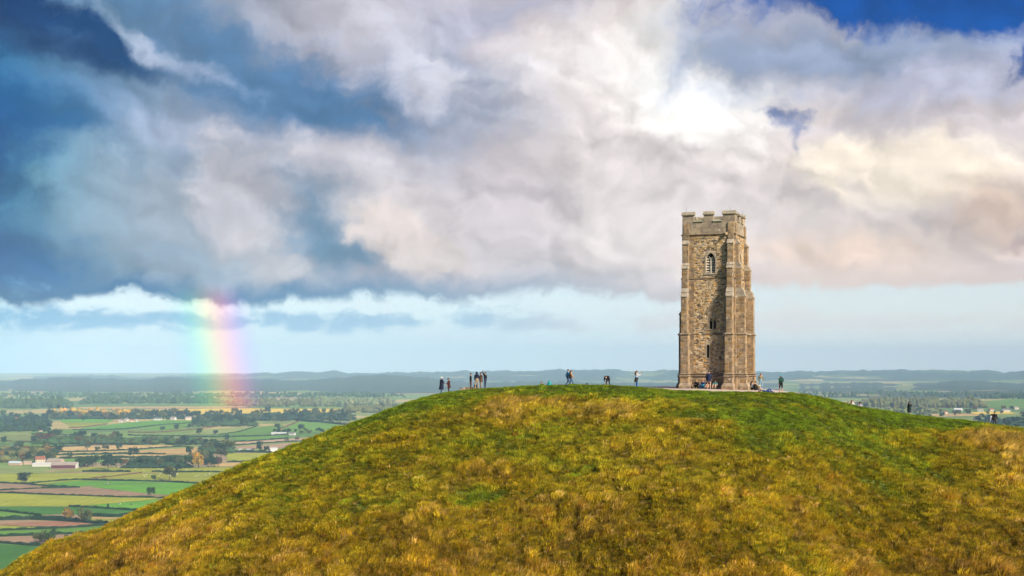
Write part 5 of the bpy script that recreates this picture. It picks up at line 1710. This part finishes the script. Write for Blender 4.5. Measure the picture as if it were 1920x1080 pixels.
BONES = [('pelvis', 'waist', 'legs'), ('waist', 'chest', 'top'), ('chest', 'neck', 'top'), ('neck', 'head', 'skin'), ('head', 'top', 'skin')]
for S_ in 'LR':
    BONES += [('chest', 'sh' + S_, 'top'), ('sh' + S_, 'el' + S_, 'top'), ('el' + S_, 'wr' + S_, 'fore'), ('wr' + S_, 'ha' + S_, 'skin'),
              ('pelvis', 'hip' + S_, 'legs'), ('hip' + S_, 'kn' + S_, 'legs'), ('kn' + S_, 'an' + S_, 'shin'), ('an' + S_, 'to' + S_, 'shoe')]
RAD = dict(pelvis=.145, waist=.125, chest=.145, neck=.058, head=.092, top=.078, sh=.075, el=.052, wr=.036, ha=.034, hip=.105, kn=.066, an=.046, to=.038)
m_skin = plain('skin', (.50, .31, .22), .6, .06, 4)
def colmat(rgb):
    return plain('cloth_%d_%d_%d' % tuple(int(c * 1000) for c in rgb), rgb, .85, .14, 14)

def limb_mesh(P, bulk):
    """one skin grown round the joints of the figure"""
    names = list(P)
    me = bpy.data.meshes.new('body_frame')
    me.from_pydata([P[k] for k in names], [(names.index(a), names.index(b)) for a, b, _ in BONES], [])
    o = bpy.data.objects.new('body_frame', me)
    C.objects.link(o)
    o.modifiers.new('skin', 'SKIN').use_smooth_shade = True
    sd = me.skin_vertices[0].data
    for i, k in enumerate(names):
        r = RAD.get(k) or RAD[k[:-1]]
        if k in ('pelvis', 'waist', 'chest') or k[:2] in ('sh', 'el'): r *= bulk
        sd[i].radius = (r, r)
        sd[i].use_root = (k == 'pelvis')
    ss = o.modifiers.new('sub', 'SUBSURF'); ss.levels = 1; ss.render_levels = 1
    dg = bpy.context.evaluated_depsgraph_get()
    ev = o.evaluated_get(dg)
    em_ = ev.to_mesh()
    v = [tuple(q.co) for q in em_.vertices]
    f = [list(q.vertices) for q in em_.polygons]
    ev.to_mesh_clear()
    bpy.data.objects.remove(o); bpy.data.meshes.remove(me)
    return v, f

def ellipsoid(mb, c, r, u=8, v=6, z0=-1.0, col=(1, 1, 1), R=None):
    vs, fs = [], []
    for i in range(v + 1):
        t = math.asin(max(-1, z0)) + (math.pi / 2 - math.asin(max(-1, z0))) * i / v
        for j in range(u):
            a = 2 * math.pi * j / u
            p = Vector((r[0] * math.cos(t) * math.cos(a), r[1] * math.cos(t) * math.sin(a), r[2] * math.sin(t)))
            if R: p = R @ p
            vs.append(Vector(c) + p)
    fs = [(i * u + j, i * u + (j + 1) % u, (i + 1) * u + (j + 1) % u, (i + 1) * u + j) for i in range(v) for j in range(u)]
    mb.add(vs, fs, col)

def loft(mb, rings, u=12):
    """closed skirt of elliptic rings (centre, rx, ry)"""
    vs = []
    for c, rx, ry in rings:
        vs += [Vector(c) + Vector((rx * math.cos(2 * math.pi * j / u), ry * math.sin(2 * math.pi * j / u), 0)) for j in range(u)]
    fs = [(i * u + j, i * u + (j + 1) % u, (i + 1) * u + (j + 1) % u, (i + 1) * u + j) for i in range(len(rings) - 1) for j in range(u)]
    mb.add(vs, fs)

def person(loc, rz, P, height, label, top, legs, hair=(.04, .025, .018), style='short', shin=None, fore=None, shoe=(.03, .03, .035), bulk=1.0, coat=None, hat=None, extra=None, group='visitors on the hilltop', hood=None):
    v, f = limb_mesh(P, bulk)
    segs = [(Vector(P[a]), Vector(P[b]), k) for a, b, k in BONES]
    slots = ['skin', 'top', 'legs', 'shin', 'fore', 'shoe', 'eye']
    mats = [m_skin, colmat(top), colmat(legs), colmat(shin) if isinstance(shin, tuple) else colmat(legs), colmat(fore) if isinstance(fore, tuple) else colmat(top), colmat(shoe), colmat((.02, .016, .014))]
    if shin == 'skin': mats[3] = m_skin
    if fore == 'skin': mats[4] = m_skin
    idx = []
    for fc in f:
        c = Vector((0, 0, 0))
        for i in fc: c += Vector(v[i])
        c /= len(fc)
        best, bk = 9, 'top'
        for a, b, k in segs:
            ab = b - a
            t = max(0, min(1, (c - a).dot(ab) / ab.length_squared))
            d = (a + ab * t - c).length
            if d < best: best, bk = d, k
        idx.append(slots.index(bk))
    mb = MB()
    mb.v, mb.f, mb.m = v, f, idx
    mb.c = [(1, 1, 1)] * len(v)
    H_, N_, T_ = Vector(P['head']), Vector(P['neck']), Vector(P['top'])
    up = (T_ - N_).normalized()
    fw = (Vector((0, 1, 0)) - up * up.y).normalized() if abs(up.y) < .95 else Vector((0, 0, -1))
    sd = fw.cross(up)
    mb.mi = 0
    ctr = H_ + up * .03
    mb.tube([ctr + fw * .08 + up * .01, ctr + fw * .115 - up * .02, ctr + fw * .09 - up * .03], [.012, .017, .012], 5)          # nose
    for g in (-1, 1):
        mb.mi = 0
        mb.tube([ctr + sd * g * .085 - up * .02, ctr + sd * g * .10 + up * .02], [.018, .02], 5)                              # ears
        mb.mi = 6
        ellipsoid(mb, ctr + fw * .085 + sd * g * .034 + up * .015, (.012, .012, .010), 5, 3)                                   # eyes
    mb.tube([ctr + fw * .09 + sd * .025 - up * .055, ctr + fw * .09 - sd * .025 - up * .055], [.007, .007], 4)                # mouth
    mb.mi = 0
    for S_ in 'LR':                                                                                                          # fingers
        w, h = Vector(P['wr' + S_]), Vector(P['ha' + S_])
        d = (h - w).normalized()
        g = -1 if S_ == 'L' else 1
        a = d.cross(Vector((g, 0, .2))).normalized(); b = a.cross(d)
        for i, (off, ln) in enumerate(((-.030, .075), (-.010, .088), (.010, .084), (.030, .066))):
            q = h + a * off - d * .01
            mb.tube([q, q + d * ln * .55 - b * .008, q + d * ln * .95 - b * .03], [.010, .009, .006], 5)
        q = w + d * .04 - a * .03
        mb.tube([q, q - a * .03 + d * .03, q - a * .035 + d * .065 - b * .01], [.012, .010, .007], 5)
    root = mb.build('person', mats, smooth=True)
    s = height / 1.72
    root.location = loc
    root.rotation_euler = (0, 0, rad(rz))
    root.scale = (s, s, s)
    tag(root, label, 'person', group)
    R = Matrix((sd, fw, up)).transposed()
    if style in ('short', 'long', 'bun'):
        hb = MB()
        ellipsoid(hb, ctr - fw * .018 + up * .028, (.105, .108, .105), 10, 6, -.15, R=R)
        if style == 'long':
            hb.tube([ctr - fw * .07 + up * .04, ctr - fw * .11 - up * .06, ctr - fw * .125 - up * .2, ctr - fw * .12 - up * .32], [.085, .10, .09, .04], 8)
        if style == 'bun':
            ellipsoid(hb, ctr - fw * .12 + up * .06, (.05, .05, .05), 7, 5)
        hb.build('hair', colmat(hair), root, smooth=True)
    if hat:
        hb = MB()
        ellipsoid(hb, ctr - fw * .01 + up * .045, (.112, .118, .095), 10, 5, .0, R=R)
        hb.tube([ctr + fw * .09 + up * .045, ctr + fw * .18 + up * .035], [.075, .05], 8)
        hb.build('cap', colmat(hat), root, smooth=True)
    if hood:
        hb = MB()
        ellipsoid(hb, ctr - fw * .03 + up * .02, (.125, .13, .14), 10, 6, -.5, R=R)
        hb.tube([N_ - fw * .05 - up * .06, N_ - fw * .08 + up * .04], [.14, .12], 9)
        hb.build('hood', colmat(hood), root, smooth=True)
    if coat:
        hem, flare = coat
        hb = MB()
        c_, w_, n_, pl = (Vector(P[k]) for k in ('chest', 'waist', 'neck', 'pelvis'))
        loft(hb, [(n_ + Vector((0, 0, -.01)), .075, .075), (c_ + Vector((0, 0, .08)), .195 * bulk, .135 * bulk), (c_, .20 * bulk, .155 * bulk), (w_, .19 * bulk, .155 * bulk), (pl, .205 * bulk, .17 * bulk), (pl + Vector((0, -.02, (hem - P['pelvis'][2]) * .5)), .20 + flare * .5, .18 + flare * .4), (Vector((pl.x, pl.y - .04, hem)), .20 + flare, .19 + flare * .8)])
        hb.build('coat', colmat(top), root, smooth=True)
    if extra == 'phone':
        hb = MB(); h = Vector(P['haR']); hb.box(h.x - .04, h.x + .04, h.y + .03, h.y + .045, h.z - .02, h.z + .14); hb.build('phone', colmat((.03, .03, .035)), root)
    if extra == 'waist_jacket':
        hb = MB(); pl = Vector(P['pelvis'])
        loft(hb, [(pl + Vector((0, 0, .10)), .165, .16), (pl + Vector((0, 0, .02)), .20, .20), (pl + Vector((0, -.05, -.20)), .21, .19), (pl + Vector((0, -.08, -.34)), .17, .14)])
        hb.build('tied_jacket', colmat((.03, .025, .022)), root, smooth=True)
        hb = MB(); h = Vector(P['haR']); hb.box(h.x - .04, h.x + .04, h.y + .03, h.y + .045, h.z - .02, h.z + .14); hb.build('phone', colmat((.03, .03, .035)), root)
    if extra == 'shoulder_bag':
        hb = MB(); pl = Vector(P['pelvis'])
        ellipsoid(hb, pl + Vector((.20, -.10, .02)), (.10, .17, .13), 9, 6)
        hb.tube([pl + Vector((.2, -.1, .1)), Vector(P['chest']) + Vector((.1, -.14, .0)), Vector(P['neck']) + Vector((-.1, 0, -.05))], [.02, .02, .02], 5)
        hb.build('shoulder_bag', colmat((.02, .02, .022)), root, smooth=True)
    if extra == 'rucksack':
        hb = MB(); c_ = Vector(P['chest'])
        ellipsoid(hb, c_ + Vector((0, -.20, -.06)), (.15, .11, .23), 10, 7)
        hb.build('rucksack', colmat((.05, .055, .06)), root, smooth=True)
    return root

def crest(px, dy=0.3):
    y = float(_sm(np.array(float(px)), _Y)) + dy
    return ground_at(px, y)
def behind(px, drop):
    y = float(_sm(np.array(float(px)), _Y)) + float(_sm(np.array(float(px)), _wid)) + math.sqrt(max(drop, 0) / .007)
    return ground_at(px, y)
def by_tower(s, d):
    x, y = s, -d
    c_, s_ = math.cos(TW_ROT), math.sin(TW_ROT)
    wx, wy = TW_LOC[0] + x * c_ - y * s_, TW_LOC[1] + x * s_ + y * c_
    return wx, wy, float(hill_z(wx, wy, False)) + .03
TR = math.degrees(TW_ROT)
navy, black, jeans, beige, brown = (.012, .016, .04), (.012, .011, .013), (.06, .11, .22), (.33, .26, .19), (.13, .08, .045)
lj, teal, maroon = (.22, .36, .48), (.02, .34, .36), (.055, .018, .022)

person(crest(828, .2), -60, pose('stand', elR=(.27, .10, 1.15), wrR=(.24, .28, 1.12), haR=(.2, .36, 1.13)), 1.70, 'white-haired person in a long flared navy coat and pale jeans, leftmost on the crest', navy, lj, (.80, .76, .66), 'short', coat=(.48, .10), bulk=1.15)
person(crest(841.5, .3), 75, pose('stand', elL=(-.26, .10, 1.16), wrL=(-.2, .28, 1.14)), 1.46, 'shorter person in a dark cap and maroon coat beside the white-haired one', maroon, (.05, .035, .04), hat=(.02, .02, .03), coat=(.62, .03), bulk=1.05)
person(behind(864, .48), 15, pose('sit'), 1.68, 'dark-haired head of someone sitting just beyond the crest, left of the stone bench', (.03, .03, .035), black)
person(behind(869.5, .50), -20, pose('sit'), 1.66, 'fair-haired head beside the dark-haired one beyond the crest', (.30, .24, .18), jeans, (.42, .28, .13), 'long')
person(crest(882.5, -.4), -80, pose('stand'), 1.72, 'person in a black jacket and brown trousers standing in front of the stone bench', black, (.11, .07, .065), (.06, .04, .03), bulk=1.0)
person(crest(894, .2), 15, pose('stand', anL=(-.17, -.02, .08), anR=(.17, -.02, .08), knL=(-.14, .02, .5), knR=(.14, .02, .5), toL=(-.2, .14, .03), toR=(.2, .14, .03), wrL=(-.2, .14, .95), haL=(-.14, .18, .95), wrR=(.2, .14, .95), haR=(.14, .18, .95)), 1.78, 'person in a bulky dark hooded jacket and beige trousers seen from behind', navy, beige, hood=navy, bulk=1.32)
person(crest(902, .4), 100, pose('stand', elL=(-.26, .08, 1.16), wrL=(-.22, .26, 1.10), haL=(-.2, .34, 1.1)), 1.74, 'person in a brown jacket and light trousers between two dark jackets', brown, (.30, .24, .17), coat=(.78, .02))
person(crest(910, .1), 65, pose('stand', elL=(-.30, .10, 1.60), wrL=(-.22, .20, 1.86), haL=(-.17, .24, 1.95), anR=(.2, .1, .08), knR=(.17, .08, .5), toR=(.22, .26, .03)), 1.70, 'person in a black puffy jacket raising one arm to take a picture', black, (.03, .045, .09), bulk=1.3)
person(behind(1016, .28), 10, pose('sit'), 1.70, 'dark-clad person sitting low behind the crest, left of the teal hood', black, black)
person(behind(1030, .22), -10, pose('sit'), 1.72, 'person in a bright teal hooded top sitting behind the crest', teal, jeans, hood=teal, bulk=1.1)
person(crest(1065, .3), -75, pose('walk'), 1.74, 'person in a blue jacket and jeans walking to the right', (.06, .26, .50), jeans, (.09, .05, .03), 'short', bulk=1.1)
person(crest(1070.5, -.2), -85, pose('walk'), 1.60, 'person in an orange top with a black bag walking beside the blue jacket', (.52, .22, .05), jeans, (.10, .05, .03), 'long', extra='shoulder_bag')
person(behind(1101, .55), 30, pose('sit'), 1.66, 'dark head just showing over the crest, left of the bending person', black, black)
person(crest(1140, 1.2), 150, pose('bend'), 1.74, 'person all in black bending forward with legs apart', black, black, bulk=1.25)
person(crest(1193.5, .8), -80, pose('stand', elR=(.20, .22, 1.26), wrR=(.12, .40, 1.44), haR=(.08, .44, 1.53), elL=(-.20, .20, 1.20), wrL=(-.08, .36, 1.38), haL=(-.02, .42, 1.44)), 1.70, 'long-haired person in a white top and blue jeans photographing with a phone', (.62, .62, .68), (.03, .12, .36), (.11, .055, .035), 'long', extra='waist_jacket', shoe=(.05, .15, .45))
person(by_tower(-1.05, H + .72), TR + 180, pose('sit'), 1.72, 'person all in black sitting against the tower, leftmost of the row', black, black, (.36, .22, .10), shoe=(.40, .36, .05), bulk=1.15)
person(by_tower(-.40, H + .72), TR + 165, pose('sit'), 1.72, 'person in a navy and bright blue jacket sitting against the tower', (.02, .05, .16), (.03, .22, .42), (.30, .13, .07), fore=(.02, .30, .42))
person(by_tower(.10, H + .74), TR + 185, pose('sit'), 1.70, 'person in black with bare legs sitting against the tower behind the standing one', black, black, (.16, .09, .05), 'long', shin='skin')
person(by_tower(.42, H + 1.75), TR + 8, pose('stand', anL=(-.15, .05, .08), anR=(.16, -.03, .08), knL=(-.13, .06, .5), knR=(.14, .02, .5)), 1.82, 'person in a long navy jacket and bare legs standing before the tower row', (.012, .018, .05), (.45, .28, .20), (.03, .02, .018), shin='skin', coat=(.74, .02), bulk=1.1, shoe=(.6, .6, .6))
person(by_tower(.88, H + .74), TR + 175, pose('sit'), 1.68, 'person in a teal-grey top with bare legs sitting against the tower, rightmost of the row', (.12, .34, .34), (.10, .10, .10), (.03, .02, .018), shin='skin', fore='skin')
x1 = ground_at(1409, 138.6); person(x1, -70, pose('sit'), 1.74, 'person in a pale grey top sitting at the right foot of the tower', (.30, .32, .37), (.05, .05, .06), (.03, .02, .018), 'long')
x1 = ground_at(1415.5, 138.2); person(x1, -60, pose('sit'), 1.72, 'person in a black jacket with yellow flashes sitting beside the pale grey top', (.02, .02, .02), black, (.05, .03, .02), fore=(.40, .33, .03))
x1 = ground_at(1426.5, 144.0); person(x1, 170, pose('stand'), 1.72, 'person in an olive top and light jeans standing behind the right corner of the tower', (.20, .19, .11), (.20, .34, .46), (.14, .05, .035), 'long')
x1 = crest(1434.5, -4.2); person(x1, -115, pose('recline'), 1.74, 'person in a pale hat and blue jeans reclining on the grass below the tower', (.36, .26, .24), (.02, .07, .26), hat=(.62, .60, .50), shoe=(.5, .48, .45))
x1 = ground_at(1464.5, 134.6); person((x1[0], x1[1], x1[2] + .03), 10, pose('walk', anL=(-.10, .16, .09), knL=(-.10, .12, .5), toL=(-.1, .32, .05), anR=(.10, -.16, .12), knR=(.1, 0, .49), toR=(.1, -.04, .04), elR=(.28, .10, 1.16), wrR=(.16, .26, 1.2)), 1.76, 'walker in a bright blue cap, dark green jacket and black shorts right of the tower', (.012, .055, .045), black, shin='skin', hat=(.05, .36, .62), bulk=1.2, shoe=(.10, .05, .02))
person(behind(1591, .50), 20, pose('sit'), 1.66, 'dark head showing behind the right slope, left of the white shirt', black, black)
person(behind(1597, .28), -30, pose('sit'), 1.74, 'person in a white shirt sitting behind the right slope', (.70, .69, .68), jeans, (.16, .08, .05), 'long')
person(behind(1612.5, .34), 160, pose('sit'), 1.70, 'long dark-haired person in pale lilac sitting behind the right slope', (.46, .42, .55), jeans, (.02, .015, .015), 'long', bulk=1.05)
person(behind(1705, .18), -60, pose('stand', elR=(.22, .18, 1.24), wrR=(.16, .36, 1.28), haR=(.13, .44, 1.30)), 1.62, 'long-haired person in a black and teal dress standing alone on the right slope', (.015, .03, .035), black, (.02, .015, .014), 'long', shin='skin', coat=(.62, .05))
person(behind(1860, .50), 20, pose('stand'), 1.66, 'person in a white top with a black rucksack on the far right slope', (.55, .60, .70), jeans, (.02, .018, .016), bulk=1.0, extra='rucksack')
person(behind(1865, .30), -15, pose('stand'), 1.74, 'taller person in a black cap and black top on the far right slope', black, (.05, .05, .06), hat=(.02, .04, .05), bulk=1.1)

# ------------------------------------------------------------------ stone bench and bag on the crest
bx, by, bz = crest(884, .9)
bench = empty('stone_bench', (bx, by, bz), rad(3))
tag(bench, 'low block of brown stones on the crest in front of which people stand', 'stone bench')
mb = MB()
for r_ in range(2):
    x_ = -.62
    while x_ < .6:
        w_ = tr_.uniform(.22, .42)
        if .62 - x_ - w_ < .15: w_ = .62 - x_
        col = tr_.choice(ASH)
        st1 = MB(); st1.box(x_ + .008, x_ + w_ - .008, -.22 + tr_.uniform(-.01, .01), .22, r_ * .15 - .05, r_ * .15 + .092, col)
        st1.build('stone', m_stone, bench)
        x_ += w_
mb = MB(); mb.box(-.66, .66, -.26, .26, .245, .345, (.34, .26, .19)); mb.build('top_slab', m_stone, bench)
bag = MB()
ellipsoid(bag, (0, 0, .13), (.20, .13, .14), 10, 8)
bag.tube([(-.12, 0, .22), (-.06, 0, .32), (.06, 0, .32), (.12, 0, .22)], [.015, .015, .015, .015], 6)
bo = bag.build('bag', colmat((.014, .014, .016)), smooth=True, loc=(bx + .42, by - .02, bz + .335))
tag(bo, 'black bag lying on the right end of the stone bench', 'bag')
